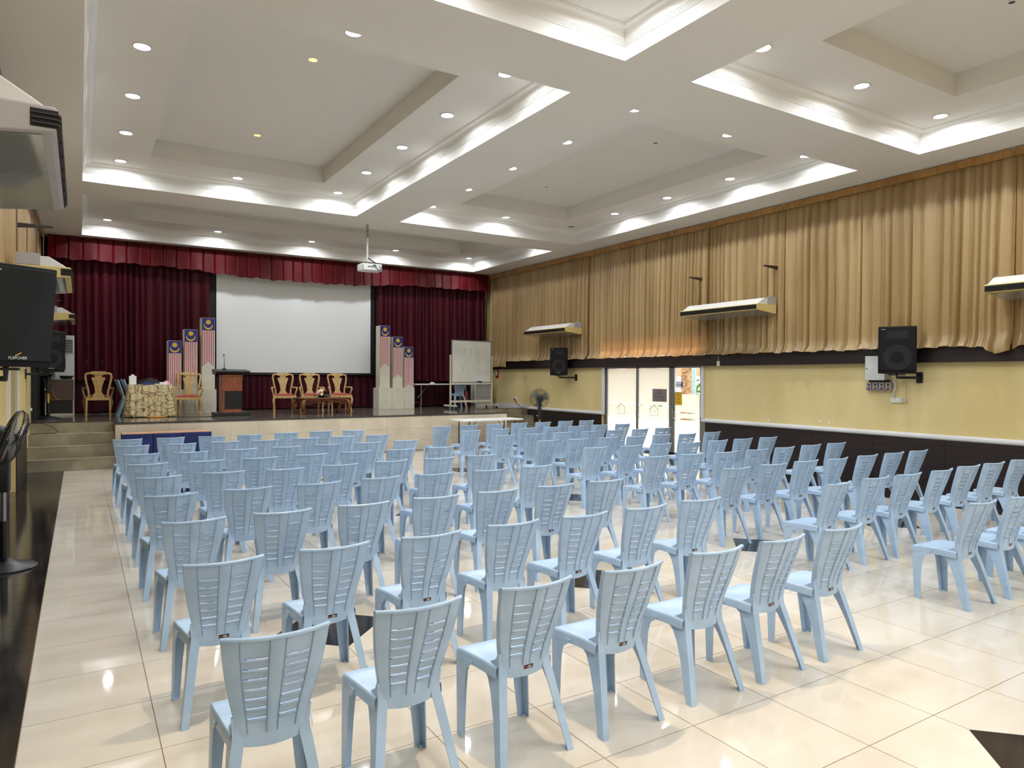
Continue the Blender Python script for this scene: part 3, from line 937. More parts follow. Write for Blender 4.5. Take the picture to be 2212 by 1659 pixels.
def chair_meshes():
    out = {}
    # ---- seat shell
    NY, NX = 12, 10
    def hw(y):
        return interp([(0.085, 0.146), (0.2, 0.165), (0.35, 0.184), (0.44, 0.190), (0.46, 0.186)], y)
    mb = MB()
    def S(u, v):
        y = 0.116 + 0.334 * v
        sx = 2 * u - 1
        z = 0.440 - 0.014 * (1 - sx * sx) * math.sin(PI * min(1, 0.15 + v)) + 0.006 * math.sin(PI * v) * abs(sx) ** 3
        if v > 0.8:
            z -= 0.010 * ((v - 0.8) / 0.2) ** 2 * (1 - 0.3 * abs(sx))
        if abs(sx) > 0.92:
            z -= 0.003
        return (sx * hw(y), y, z)
    mb.grid(S, NX, NY)
    loop = [S(0, 1 - j / NY) for j in range(NY + 1)][::-1]              # left side rear->front
    loop = [S(0, j / NY) for j in range(NY + 1)] + [S(i / NX, 1) for i in range(1, NX + 1)] + [S(1, 1 - j / NY) for j in range(1, NY + 1)]
    n = len(loop)
    vs = []
    for k, (dn, ou) in enumerate(((0, 0), (0.004, 0.005), (0.014, 0.008), (0.052, 0.010))):
        for q, p in enumerate(loop):
            if q <= NY:
                o = Vector((-1, 0, 0))
            elif q < NY + NX:
                o = Vector((0, 1, 0))
            else:
                o = Vector((1, 0, 0))
            if q in (NY, NY + NX):
                o = Vector((-0.6 if q == NY else 0.6, 0.6, 0))
            vs.append(Vector(p) + o * ou - Vector((0, 0, dn)))
    fs = [(k * n + q, k * n + q + 1, (k + 1) * n + q + 1, (k + 1) * n + q) for k in range(3) for q in range(n - 1)]
    mb.add(vs, [f[::-1] for f in fs])
    out['seat'] = mb.mesh('seat', 50)
    # ---- backrest with seven louvre slots in each field
    mb = MB()
    WT = [(0, 0.129), (0.10, 0.132), (0.22, 0.141), (0.35, 0.155), (0.5, 0.170), (0.7, 0.186), (0.85, 0.195), (1, 0.201)]
    YT = [(0, 0.112), (0.12, 0.112), (0.28, 0.100), (0.5, 0.070), (0.75, 0.034), (1, 0.0)]
    def Bk(s, t, off=0.0):
        z = 0.385 + 0.46 * t - 0.018 * (1 - s * s) * max(0, 1 - t * 6) + 0.004 * s * s * t
        y = interp(YT, t) - (0.010 + 0.036 * t) * (1 - s * s) - off
        return (s * interp(WT, t), y, z)
    ss = [-1, -0.86, -0.70, -0.66, -0.40, -0.17, -0.13, 0, 0.13, 0.17, 0.40, 0.66, 0.70, 0.86, 1]
    tz = lambda z: (z - 0.385) / 0.46
    ts, slot = [0, 0.03, 0.08, 0.14], set()
    for k in range(7):
        z = 0.487 + 0.0445 * k
        slot.add(len(ts))
        ts += [tz(z), tz(z + 0.0055)]
        ts.append(tz(z + 0.028))
    ts += [0.90, 0.97, 1.0]
    nS = len(ss)
    def rec(s, t):
        a = abs(s)
        return -0.0035 if (0.17 <= a <= 0.66 and t > 0.12) else 0.0
    vs = [Bk(s, t, rec(s, t)) for t in ts for s in ss]
    fs = []
    for j in range(len(ts) - 1):
        for i in range(nS - 1):
            m_ = abs((ss[i] + ss[i + 1]) / 2)
            if j in slot and 0.17 < m_ < 0.66:
                continue
            fs.append((j * nS + i, j * nS + i + 1, (j + 1) * nS + i + 1, (j + 1) * nS + i))
    th = 0.0045
    nv = len(vs)
    vs2 = [(x, y + th, z) for x, y, z in vs]
    allf = list(fs) + [tuple(v + nv for v in f[::-1]) for f in fs]
    cnt = {}
    for f in fs:
        for a, b in zip(f, f[1:] + f[:1]):
            cnt[(a, b)] = 1
    for (a, b) in list(cnt):
        if (b, a) not in cnt:
            allf.append((b, a, a + nv, b + nv))
    mb.add(vs + vs2, allf)
    for k in range(7):                                   # lip under every slot
        t0 = tz(0.487 + 0.0445 * k)
        for sg in (-1, 1):
            q = [0.185, 0.30, 0.42, 0.54, 0.645]
            A = []
            for s_ in q:
                x, y, z = Bk(sg * s_, t0)
                A.append([(x, y + 0.002, z - 0.006), (x, y - 0.004, z - 0.004), (x, y - 0.005, z + 0.001), (x, y + 0.002, z + 0.001)])
            vv = [p for sec in A for p in sec]
            ff = [(4 * i + a, 4 * i + (a + 1) % 4, 4 * i + 4 + (a + 1) % 4, 4 * i + 4 + a) for i in range(len(A) - 1) for a in range(4)]
            mb.add(vv, ff)
    for sg in (-1, 1):                                   # side flanges, upright ribs
        col = [0, 0.1, 0.22, 0.35, 0.5, 0.65, 0.8, 0.92, 1.0]
        vv, ff = [], []
        for t in col:
            x, y, z = Bk(sg, t)
            vv += [(x - sg * 0.002, y - 0.002, z), (x + sg * 0.001, y + 0.010, z), (x - sg * 0.001, y + 0.026 + 0.012 * (1 - t), z), (x - sg * 0.006, y + 0.024 + 0.012 * (1 - t), z), (x - sg * 0.006, y + 0.004, z)]
        for i in range(len(col) - 1):
            for a in range(5):
                ff.append((5 * i + a, 5 * i + (a + 1) % 5, 5 * i + 5 + (a + 1) % 5, 5 * i + 5 + a))
        ff.append(tuple(range(5 * len(col) - 5, 5 * len(col))))
        mb.add(vv, ff)
        for s_, w in ((0.68, 0.0022), (0.15, 0.0018)):
            vv, ff = [], []
            tt = [0.10, 0.25, 0.45, 0.65, 0.85, 0.985]
            for t in tt:
                x, y, z = Bk(sg * s_, t)
                vv += [(x - w, y - 0.0005, z), (x, y - 0.0045, z), (x + w, y - 0.0005, z)]
            for i in range(len(tt) - 1):
                for a in range(2):
                    ff.append((3 * i + a, 3 * i + a + 1, 3 * i + a + 4, 3 * i + a + 3))
            mb.add(vv, ff)
    vv, ff = [], []                                      # rolled top rim
    N = 16
    for i in range(N + 1):
        s_ = -1.005 + 2.01 * i / N
        x, y, z = Bk(s_, 1.0)
        vv += [(x, y - 0.006, z - 0.006), (x, y - 0.006, z + 0.003), (x, y - 0.002, z + 0.007), (x, y + 0.011, z + 0.006), (x, y + 0.013, z - 0.006)]
    for i in range(N):
        for a in range(5):
            ff.append((5 * i + a, 5 * i + (a + 1) % 5, 5 * i + 5 + (a + 1) % 5, 5 * i + 5 + a))
    ff += [(4, 3, 2, 1, 0), tuple(range(5 * N, 5 * N + 5))]
    mb.add(vv, ff)
    out['backrest'] = mb.mesh('backrest', 40)
    # ---- legs: tapered angle sections
    def leg(rear, sg):
        mb = MB()
        if rear:
            C = [(0, 0.212, -0.012), (0.03, 0.208, -0.004), (0.2, 0.182, 0.044), (0.3, 0.167, 0.074), (0.36, 0.158, 0.092), (0.40, 0.150, 0.105), (0.43, 0.148, 0.110), (0.47, 0.150, 0.107), (0.505, 0.153, 0.101)]
            A = [0.046, 0.048, 0.062, 0.080, 0.105, 0.160, 0.10, 0.030, 0.012]
            Bx = [0.036, 0.037, 0.042, 0.044, 0.046, 0.046, 0.036, 0.022, 0.010]
            d = 1
        else:
            C = [(0, 0.206, 0.425), (0.03, 0.2055, 0.427), (0.2, 0.2005, 0.440), (0.3, 0.1975, 0.448), (0.36, 0.196, 0.452), (0.39, 0.195, 0.454), (0.412, 0.194, 0.455)]
            A = [0.050, 0.051, 0.064, 0.078, 0.100, 0.145, 0.16]
            Bx = [0.044, 0.045, 0.055, 0.064, 0.085, 0.140, 0.15]
            d = -1
        t = 0.006
        vs, fs = [], []
        for (z, cx, cy), a, b in zip(C, A, Bx):
            P = [(cx, cy), (cx, cy + d * a), (cx - t, cy + d * a), (cx - t, cy + d * t), (cx - b, cy + d * t), (cx - b, cy)]
            vs += [(sg * x, y, z) for x, y in P]
        n = len(C)
        for i in range(n - 1):
            for k in range(6):
                fs.append((6 * i + k, 6 * i + (k + 1) % 6, 6 * i + 6 + (k + 1) % 6, 6 * i + 6 + k))
        fs += [tuple(range(6)), tuple(range(6 * n - 6, 6 * n))]
        if d * sg < 0:
            fs = [f[::-1] for f in fs]
        mb.add(vs, fs)
        cx, cy = C[0][1], C[0][2]                        # foot pad
        mb.box(sg * cx - (0.030 if sg > 0 else 0), sg * cx + (0 if sg > 0 else 0.030), min(cy, cy + d * 0.03), max(cy, cy + d * 0.03), 0, 0.006)
        return mb.mesh('leg', 35)
    out['leg'] = [leg(r_, s_) for r_ in (True, False) for s_ in (-1, 1)]
    for m_ in [out['seat'], out['backrest']] + out['leg']:
        m_.materials.append(M['chair'])
    mb = MB()
    def on_back(x, z, o):
        t = (z - 0.385) / 0.46
        s_ = x / interp(WT, t)
        return (x, interp(YT, t) - (0.010 + 0.036 * t) * (1 - s_ * s_) - o, z)
    mb.add([on_back(x, z, 0.0020) for z in (0.403, 0.4225) for x in (-0.012, 0.015, 0.042)], [(0, 1, 4, 3), (1, 2, 5, 4)])
    mb.cur = 1
    mb.add([on_back(-0.009, 0.407, 0.0028), on_back(0.002, 0.407, 0.0028), on_back(-0.0035, 0.419, 0.0028)], [(0, 1, 2)])
    mb.cur = 2
    for z, x0, x1 in ((0.4165, 0.012, 0.026), (0.4115, 0.006, 0.038), (0.4070, 0.010, 0.032)):
        mb.add([on_back(x0, z, 0.0028), on_back(x1, z, 0.0028), on_back(x1, z + 0.0018, 0.0028), on_back(x0, z + 0.0018, 0.0028)], [(0, 1, 2, 3)])
    me = mb.mesh('sticker')
    for k in ('sticker', 'red', 'white'):
        me.materials.append(M[k])
    out['sticker'] = me
    return out
CM = chair_meshes()
crnd = random.Random(3)
def put_chair(x, y, a, label, group=None, z=0.0, sticker=True):
    t = thing('plastic_chair', label, 'chair', (x, y, z), R(a), group)
    link('seat', CM['seat'], t)
    bk_ = link('backrest', CM['backrest'], t)
    for l in CM['leg']:
        link('leg', l, t)
    if sticker:
        link('sticker', CM['sticker'], bk_)['label'] = 'small black maker sticker'
    return t
NOST = {('left', 8, 0), ('left', 8, 1), ('left', 6, 1), ('left', 5, 1), ('left', 7, 3), ('left', 7, 5), ('left', 8, 4), ('left', 6, 4)}
for blk, rows in (('left', LEFT), ('right', RIGHT)):
    for i, row in enumerate(rows):
        for j, (x, y, a) in enumerate(row):
            rn = 'row nearest the camera' if i == 8 else '%s row from the stage' % ORD[i]
            st_ = (blk, i, j) not in NOST and (i > 5 or crnd.random() < 0.5)
            put_chair(x, y, a, 'pale blue plastic chair, %s block, %s, %s from left' % (blk, rn, ORD[j]), 'plastic chairs in the %s block' % blk, 0, st_)
put_chair(9.93, 18.98, -6, 'pale blue plastic chair on the stage behind the whiteboard', None, ZS)
put_chair(0.74, 18.98, -86, 'pale blue plastic chair beside the cloth-covered table on stage, lower of two stacked', 'stacked chairs on the stage', ZS, False)
put_chair(0.86, 18.98, -86, 'upper of two stacked pale blue plastic chairs beside the cloth-covered table', 'stacked chairs on the stage', ZS + 0.012, False)
# ================================================================== STAGE FURNITURE
def arm_chair(x, y, rz, label):
    t = thing('wooden_armchair', label, 'armchair', (x, y, ZS), rz, 'carved wooden armchairs on the stage')
    # front faces -Y
    pad = MB()
    def pd(u, v):
        sx, sy = 2 * u - 1, v
        w = 0.27 - 0.04 * v
        return (sx * w, -0.25 + 0.46 * v, 0.455 + 0.045 * (1 - sx ** 4) * (1 - (2 * v - 1) ** 4))
    pad.grid(pd, 10, 10)
    pad.box(-0.265, 0.265, -0.245, 0.205, 0.43, 0.456)
    pad.build('seat_pad', 'velvet', t, smooth=60)
    ap = MB().box(-0.285, 0.285, -0.265, -0.225, 0.375, 0.44).box(-0.25, 0.25, 0.195, 0.235, 0.375, 0.44)
    for sg in (-1, 1):
        ap.add([(sg * 0.285, -0.26, 0.375), (sg * 0.25, 0.23, 0.375), (sg * 0.25, 0.23, 0.44), (sg * 0.285, -0.26, 0.44),
                (sg * 0.25, -0.26, 0.375), (sg * 0.215, 0.23, 0.375), (sg * 0.215, 0.23, 0.44), (sg * 0.25, -0.26, 0.44)],
               [(0, 1, 2, 3), (7, 6, 5, 4), (0, 4, 5, 1), (3, 2, 6, 7)])
    ap.build('apron', 'wood_light', t, bevel=0.006)
    for sg in (-1, 1):
        MB().tube([(sg * 0.255, -0.235, 0.44), (sg * 0.275, -0.255, 0.37), (sg * 0.285, -0.268, 0.30), (sg * 0.272, -0.255, 0.2), (sg * 0.258, -0.24, 0.1), (sg * 0.262, -0.255, 0.035), (sg * 0.27, -0.28, 0.012), (sg * 0.27, -0.285, 0.0)],
                  [0.030, 0.036, 0.033, 0.024, 0.018, 0.018, 0.026, 0.024], 8).build('leg', 'wood_light', t, smooth=60)
        MB().tube([(sg * 0.235, 0.215, 0.44), (sg * 0.235, 0.225, 0.25), (sg * 0.24, 0.27, 0.0)], [0.026, 0.024, 0.020], 6).build('leg', 'wood_light', t, smooth=50)
        # back post: leans back, bows out at the top
        MB().tube([(sg * 0.205, 0.215, 0.42), (sg * 0.190, 0.225, 0.52), (sg * 0.205, 0.24, 0.62), (sg * 0.24, 0.262, 0.78), (sg * 0.262, 0.29, 0.92), (sg * 0.250, 0.302, 0.985), (sg * 0.20, 0.308, 1.005)],
                  [0.024, 0.023, 0.023, 0.024, 0.026, 0.027, 0.026], 8).build('back_post', 'wood_light', t, smooth=60)
        MB().tube([(sg * 0.215, 0.235, 0.655), (sg * 0.27, 0.10, 0.655), (sg * 0.315, -0.06, 0.65), (sg * 0.32, -0.12, 0.64), (sg * 0.31, -0.13, 0.59), (sg * 0.285, -0.10, 0.50), (sg * 0.272, -0.09, 0.42)],
                  [0.016, 0.019, 0.022, 0.023, 0.02, 0.018, 0.02], 8).build('armrest', 'wood_light', t, smooth=60)
    ycv = lambda z: 0.225 + 0.085 * max(0, (z - 0.45) / 0.55) ** 1.2
    rail_p = [(-0.205, 0.985), (-0.15, 0.985), (-0.10, 0.965), (0.10, 0.965), (0.15, 0.985), (0.205, 0.985), (0.215, 1.02), (0.17, 1.03), (0.13, 1.05), (-0.13, 1.05), (-0.17, 1.03), (-0.215, 1.02)]
    MB().prism(rail_p, lambda a, b: (a, ycv(b) - 0.02, b), lambda a, b: (a, ycv(b) + 0.022, b)).build('top_rail', 'wood_light', t, bevel=0.006)
    half = [(0.125, 0.44), (0.118, 0.47), (0.090, 0.53), (0.062, 0.57), (0.066, 0.60), (0.082, 0.72), (0.108, 0.80), (0.132, 0.87), (0.130, 0.905), (0.112, 0.912), (0.098, 0.888), (0.078, 0.90), (0.070, 0.925), (0.092, 0.975)]
    sp = half + [(-a, b) for a, b in half[::-1]]
    rows = MB()
    nh = len(half)
    for k in range(nh - 1):
        (a0, z0), (a1, z1) = half[k], half[k + 1]
        if z1 <= z0:
            continue
        rows.add([(-a0, ycv(z0) - 0.009, z0), (a0, ycv(z0) - 0.009, z0), (a1, ycv(z1) - 0.009, z1), (-a1, ycv(z1) - 0.009, z1),
                  (-a0, ycv(z0) + 0.009, z0), (a0, ycv(z0) + 0.009, z0), (a1, ycv(z1) + 0.009, z1), (-a1, ycv(z1) + 0.009, z1)],
                 [(0, 1, 2, 3), (7, 6, 5, 4), (1, 5, 6, 2), (0, 3, 7, 4)])
    for sg in (-1, 1):
        rows.tube([(sg * 0.128, ycv(0.89), 0.872), (sg * 0.128, ycv(0.9), 0.905), (sg * 0.112, ycv(0.91), 0.912), (sg * 0.10, ycv(0.9), 0.893)], 0.009, 6)
    rows.build('splat', 'wood_light', t, smooth=30)
    return t
arm_chair(4.63, 19.02, R(-8), 'wooden armchair with red seat, left of the three behind the carved table')
arm_chair(5.37, 19.06, R(-6), 'wooden armchair with red seat, middle of the three behind the flowers')
arm_chair(6.17, 19.10, R(-4), 'wooden armchair with red seat, right of the three behind the carved table')
arm_chair(2.25, 18.62, R(-9), 'wooden armchair with red seat between the patterned table and the flag pillars')
arm_chair(0.36, 19.12, R(180), 'wooden armchair turned away, standing left of the patterned table')

# ---- carved coffee table
ct = thing('carved_coffee_table', 'low carved dark wooden coffee table on the stage', 'coffee table', (5.30, 17.85, ZS), R(6))
B(-0.62, 0.62, -0.34, 0.34, 0.375, 0.415).build('tabletop', 'wood_dark', ct, bevel=0.008)
B(-0.585, 0.585, -0.305, 0.305, 0.335, 0.375).build('frieze', 'wood_dark', ct)
crv = MB()
rc = random.Random(9)
for sy in (-0.315, 0.315):
    for k in range(15):
        x = -0.50 + k / 14
        z = 0.285 - 0.025 * math.cos(k * 0.9)
        crv.tube([(x - 0.04, sy, 0.335), (x - 0.02, sy, z), (x + 0.02, sy - 0.008, z - 0.02), (x + 0.045, sy, z + 0.015), (x + 0.01, sy, 0.31)], 0.010, 5)
for sx in (-0.595, 0.595):
    for k in range(8):
        y = -0.24 + 0.48 * k / 7
        z = 0.285 - 0.02 * math.cos(k * 0.9)
        crv.tube([(sx, y - 0.035, 0.335), (sx, y, z), (sx, y + 0.03, z + 0.01), (sx, y, 0.32)], 0.010, 5)
crv.build('carved_apron', 'wood_dark', ct, smooth=60)
for sx in (-1, 1):
    for sy in (-1, 1):
        MB().tube([(sx * 0.545, sy * 0.27, 0.36), (sx * 0.60, sy * 0.305, 0.30), (sx * 0.63, sy * 0.325, 0.22), (sx * 0.60, sy * 0.305, 0.10), (sx * 0.565, sy * 0.28, 0.05), (sx * 0.58, sy * 0.29, 0.02), (sx * 0.585, sy * 0.295, 0.0)],
                  [0.055, 0.062, 0.055, 0.042, 0.038, 0.045, 0.03], 8).build('leg', 'wood_dark', ct, smooth=60)
# ---- flower arrangement on it
fl = thing('flower_arrangement', 'pink and cream flower arrangement on the carved table', 'flowers', (5.30, 17.85, ZS + 0.416), 0)
MB().lathe([(0.06, 0), (0.11, 0.03), (0.12, 0.06)], n=14).build('bowl', 'black', fl, smooth=50)
for k in range(22):
    a, r = rc.uniform(0, 6.28), rc.uniform(0.0, 0.19)
    z = 0.20 - r * 0.55 + rc.uniform(-0.02, 0.03)
    mb = MB()
    for q in range(6):
        an = q * PI / 3
        mb.add([(0, 0, 0), (0.03 * math.cos(an - 0.5), 0.03 * math.sin(an - 0.5), 0.012), (0.044 * math.cos(an), 0.044 * math.sin(an), 0.02), (0.03 * math.cos(an + 0.5), 0.03 * math.sin(an + 0.5), 0.012)], [(0, 1, 2, 3)])
    mb.sphere((0, 0, 0.012), 0.012, 6, 4)
    o = mb.build('blossom', 'pink' if k % 3 else 'cream_fl', fl, loc=(r * math.cos(a) * 1.1, r * math.sin(a), z))
    o.rotation_euler = (0.9 * math.sin(-a) + rc.uniform(-0.3, 0.3) + 0.5, 0.9 * math.cos(a), 0)
for k in range(16):
    a = k * 0.4
    mb = MB().add([(0, 0, 0), (0.07, 0.03, 0.02), (0.17, 0, -0.02), (0.07, -0.03, 0.02)], [(0, 1, 2, 3)])
    o = mb.build('leaf', 'green_leaf', fl, loc=(0.08 * math.cos(a), 0.08 * math.sin(a), 0.06))
    o.rotation_euler = (0, 0.1, a)

# ---- lectern
le = thing('lectern', 'red-brown wooden lectern with a black top and black lower panel', 'lectern', (3.09, 17.85, ZS))
B(-0.39, 0.39, -0.28, 0.30, 0.0, 0.085).build('base', 'black', le, bevel=0.008)
bd = MB()
pf = [(0.0, 0.085), (0.0, 0.3), (-0.008, 0.6), (-0.03, 0.8), (-0.06, 0.98), (0.30, 0.98), (0.26, 0.085)]
bd.prism(pf, lambda a, b: (-0.235 + 0.045 * 0, -0.18 + a, b), lambda a, b: (0.225, -0.18 + a, b))
bd.build('body', 'wood_red', le, bevel=0.006)
B(-0.245, -0.205, -0.19, 0.12, 0.085, 0.98).build('side_post', 'wood_dark', le)
B(-0.17, 0.225, -0.192, -0.178, 0.17, 0.60).build('black_panel', 'black_matte', le)
B(-0.20, 0.21, -0.235, -0.20, 0.93, 1.0).build('dark_rail', 'wood_dark', le)  # dark wood rail under the lectern top
tp = MB().prism([(-0.34, 1.04), (-0.26, 0.99), (0.20, 0.99), (0.26, 1.10), (0.24, 1.125), (-0.34, 1.075)], lambda a, b: (-0.385, a, b), lambda a, b: (0.385, a, b))
tp.build('top', 'black', le, bevel=0.005)
mi = thing('gooseneck_microphone', 'slim gooseneck microphone standing on the lectern top', 'microphone', (2.94, 17.85, ZS + 1.116))
MB().lathe([(0.055, -0.01), (0.05, 0.012), (0.018, 0.03)], n=14).build('foot', 'black', mi, smooth=50)
MB().tube([(0, 0, 0.02), (0.002, 0, 0.14), (0.0, 0, 0.26), (-0.008, -0.006, 0.33)], [0.012, 0.006, 0.005, 0.005], 6).build('gooseneck', 'black', mi, smooth=60)
MB().sphere((-0.01, -0.008, 0.345), 0.019, 10, 8).build('capsule', 'black_matte', mi, smooth=60)

# ---- flag pillars
def star14(mb, cx, cz, y, r1, r0):
    P = []
    for k in range(28):
        a = PI / 2 + PI * k / 14
        r = r1 if k % 2 == 0 else r0
        P.append((cx + r * math.cos(a), cz + r * math.sin(a)))
    mb.prism(P, lambda a, b: (a, y, b), lambda a, b: (a, y - 0.002, b))
def crescent(mb, cx, cz, y, r):
    n = 18
    P = [(cx + r * math.cos(a), cz + r * math.sin(a)) for a in [PI * 0.92 + (PI * 1.16) * k / n for k in range(n + 1)]]
    Q = [(cx + r * 0.86 * math.cos(a), cz + r * 0.24 + r * 0.86 * math.sin(a)) for a in [PI * 0.985 + (PI * 1.03) * k / n for k in range(n + 1)]][::-1]
    for k in range(n):
        p0, p1, q1, q0 = P[k], P[k + 1], Q[n - k - 1], Q[n - k]
        mb.prism([p0, p1, q1, q0], lambda a, b: (a, y, b), lambda a, b: (a, y - 0.002, b))
def flag_pillar(x0, x1, y, ztop, zbase, bx0, bx1, label, grp):
    t = thing('flag_pillar', label, 'pillar', ((x0 + x1) / 2, y, ZS), 0, grp)
    cx = (x0 + x1) / 2
    w = (x1 - x0) / 2
    H_, hb_ = ztop - ZS, zbase - ZS
    B(bx0 - cx, bx1 - cx, -0.05, 0.42, 0, hb_).build('plinth', 'stone', t, bevel=0.004)
    sh = B(-w, w, 0, 0.34, hb_, H_).build('shaft', 'stone', t, bevel=0.004)
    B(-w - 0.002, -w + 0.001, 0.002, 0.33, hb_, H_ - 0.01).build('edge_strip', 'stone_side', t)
    fw = w - 0.006
    zb = H_ - 0.006
    zbl = zb - 0.31
    bc = B(-fw, fw, -0.003, 0, zbl, zb).build('blue_canton', 'flag_blue', t)
    mb = MB()
    star14(mb, 0, zbl + 0.208, -0.003, 0.072, 0.045)
    mb.build('star', 'flag_yellow', bc)
    mb = MB()
    crescent(mb, 0, zbl + 0.125, -0.003, 0.105)
    mb.build('crescent', 'flag_yellow', bc)
    ztip, zap = zb - 1.235, zb - 1.11
    def zl(a):
        return zap + (ztip - zap) * min(1, abs(a) / fw)
    for k in range(14):
        a0, a1 = -fw + 2 * fw * k / 14, -fw + 2 * fw * (k + 1) / 14
        MB().prism([(a0, zl(a0)), (a1, zl(a1)), (a1, zbl), (a0, zbl)], lambda a, b: (a, 0, b), lambda a, b: (a, -0.003, b)).build('stripe', 'flag_white' if k % 2 else 'flag_red', sh)
    return t
PG = 'flag pillars flanking the screen'
flag_pillar(1.846, 2.147, 19.1, 2.705, 1.49, 1.80, 2.185, 'shortest flag pillar of the left group, partly behind the armchair', PG)
flag_pillar(2.211, 2.513, 19.1, 2.998, 1.49, 2.19, 2.565, 'middle-height flag pillar of the left group', PG)
flag_pillar(2.614, 2.924, 19.1, 3.305, 1.49, 2.57, 2.955, 'tallest flag pillar of the left group, beside the screen', PG)
flag_pillar(7.497, 7.81, 19.45, 3.335, 1.50, 7.446, 7.854, 'tallest flag pillar of the right group, beside the screen', PG)
flag_pillar(7.903, 8.217, 19.45, 3.02, 1.50, 7.858, 8.25, 'middle-height flag pillar of the right group', PG)
flag_pillar(8.258, 8.566, 19.45, 2.726, 1.50, 8.254, 8.575, 'shortest flag pillar of the right group, nearest the whiteboard', PG)

# ---- cloth covered table and what lies on it
tb = thing('covered_table', 'small table under a beige cloth with brown line pattern on stage', 'table', (1.38, 18.32, ZS))
def cl(u, v):
    per = u * 4
    hw_, hd_ = 0.45, 0.30
    k, f = int(min(per, 3.9999)), per - int(min(per, 3.9999))
    c = [(-hw_, -hd_), (hw_, -hd_), (hw_, hd_), (-hw_, hd_)]
    (xa, ya), (xb, yb) = c[k], c[(k + 1) % 4]
    nx, ny = [(0, -1), (1, 0), (0, 1), (-1, 0)][k]
    n = 7 if k % 2 == 0 else 5
    w = 0.5 - 0.5 * math.cos(2 * PI * f * n)
    d = (0.012 + 0.055 * v) * (w ** 0.6) + 0.02 * v
    edge = min(f, 1 - f)
    if edge < 0.02:
        d *= edge / 0.02
    return (xa + (xb - xa) * f + nx * d, ya + (yb - ya) * f + ny * d, 0.745 - 0.725 * v)
MB().grid(cl, 160, 6).box(-0.45, 0.45, -0.30, 0.30, 0.735, 0.747).build('tablecloth', 'net_cloth', tb, smooth=50)
for sx in (-0.38, 0.38):
    for sy in (-0.22, 0.22):
        B(sx - 0.02, sx + 0.02, sy - 0.02, sy + 0.02, 0, 0.735).build('leg', 'dark_steel', tb)
ZTB = ZS + 0.748
def small(name, label, cat, mb, m, loc, smooth=None, bevel=0, extra=()):
    t = thing(name, label, cat, loc)
    mb.build(extra[0] if extra else 'body', m, t, smooth=smooth, bevel=bevel)
    return t
tt = small('tissue_box', 'upright white paper box on the covered table', 'box', B(-0.075, 0.075, -0.06, 0.06, 0, 0.2), 'white', (1.03, 18.28, ZTB), bevel=0.006)
MB().add([(-0.03, 0, 0.2), (0.03, 0.01, 0.2), (0.04, -0.01, 0.23), (-0.02, 0.012, 0.235)], [(0, 1, 2, 3)]).build('tissue', 'white', tt, solid=0.003)
def lump(rx, ry, h, seed):
    rr = random.Random(seed)
    ph = [rr.uniform(0, 6.28) for _ in range(4)]
    def f(u, v):
        a, r = u * 2 * PI, 1 - v
        k = 1 + 0.15 * math.sin(3 * a + ph[0]) + 0.08 * math.sin(5 * a + ph[1])
        return (rx * k * r * math.cos(a), ry * k * r * math.sin(a), h * (1 - r ** 2.5) * (0.8 + 0.2 * math.sin(4 * a * r + ph[2])) + 0.002)
    return MB().grid(f, 28, 8)
small('blue_garment', 'dark blue folded cloth lying on the covered table', 'cloth', lump(0.16, 0.11, 0.06, 1), 'blue_cloth', (1.31, 18.14, ZTB), 60)
small('black_bag', 'black soft bag lying on the covered table', 'bag', lump(0.26, 0.12, 0.16, 2), 'black_matte', (1.38, 18.42, ZTB), 60)
tt = small('paper_roll', 'crumpled pale pink paper behind the white carton', 'paper', lump(0.09, 0.07, 0.10, 4), 'pink', (1.745, 18.45, ZTB), 60)
tt = small('white_carton', 'small white carton at the right edge of the covered table', 'box', B(-0.085, 0.085, -0.05, 0.05, 0, 0.06), 'white', (1.66, 18.13, ZTB), bevel=0.004)
small('white_remote', 'flat white remote lying on the covered table', 'remote', B(-0.06, 0.06, -0.02, 0.02, 0, 0.02), 'white', (1.54, 18.22, ZTB), bevel=0.004)
coil = MB()
for r_ in (0.16, 0.19, 0.21):
    coil.tube([(r_ * math.cos(a * 0.3), 0.5 * r_ * math.sin(a * 0.3), 0.01 + 0.01 * (r_ - 0.16) * 10) for a in range(22)], 0.007, 5)
tag(coil.build('cable_coil', 'orange', smooth=60, loc=(1.48, 17.78, ZS)), 'thin coiled cable on the stage before the covered table', 'cable')
tag(MB().tube([(1.7, 17.85, ZS + 0.006), (1.95, 17.75, ZS + 0.006), (2.2, 17.6, ZS + 0.006), (2.55, 17.55, ZS + 0.006), (2.70, 17.7, ZS + 0.006)], 0.006, 5).build('floor_cable', 'grey_cable', smooth=60), 'black cable running across the stage to the lectern', 'cable')

# ---- whiteboard on castors
wb = thing('whiteboard', 'white writing board with faint letters on a wheeled ivory frame', 'whiteboard', (10.16, 18.72, ZS), R(4))
wp = B(-0.70, 0.70, -0.012, 0.012, 0.80, 2.06).build('panel', 'board', wb)
bf = MB()
bf.box(-0.715, 0.715, -0.018, 0.018, 2.05, 2.075).box(-0.715, 0.715, -0.018, 0.018, 0.785, 0.81).box(-0.715, -0.695, -0.018, 0.018, 0.79, 2.07).box(0.695, 0.715, -0.018, 0.018, 0.79, 2.07)
bf.build('board_frame', 'alu', wb)
for sx in (-0.745, 0.745):
    B(sx - 0.022, sx + 0.022, -0.018, 0.018, 0.10, 1.62).build('post', 'ivory', wb)
    ft = B(sx - 0.03, sx + 0.03, -0.34, 0.34, 0.07, 0.125).build('foot', 'ivory', wb)
    for sy in (-0.29, 0.29):
        MB().lathe([(0.034, -0.014), (0.034, 0.014)], (sx, sy, 0.034), 12, Matrix.Rotation(PI / 2, 3, 'Y')).box(sx - 0.016, sx + 0.016, sy - 0.012, sy + 0.012, 0.034, 0.075).build('castor', 'black', ft)
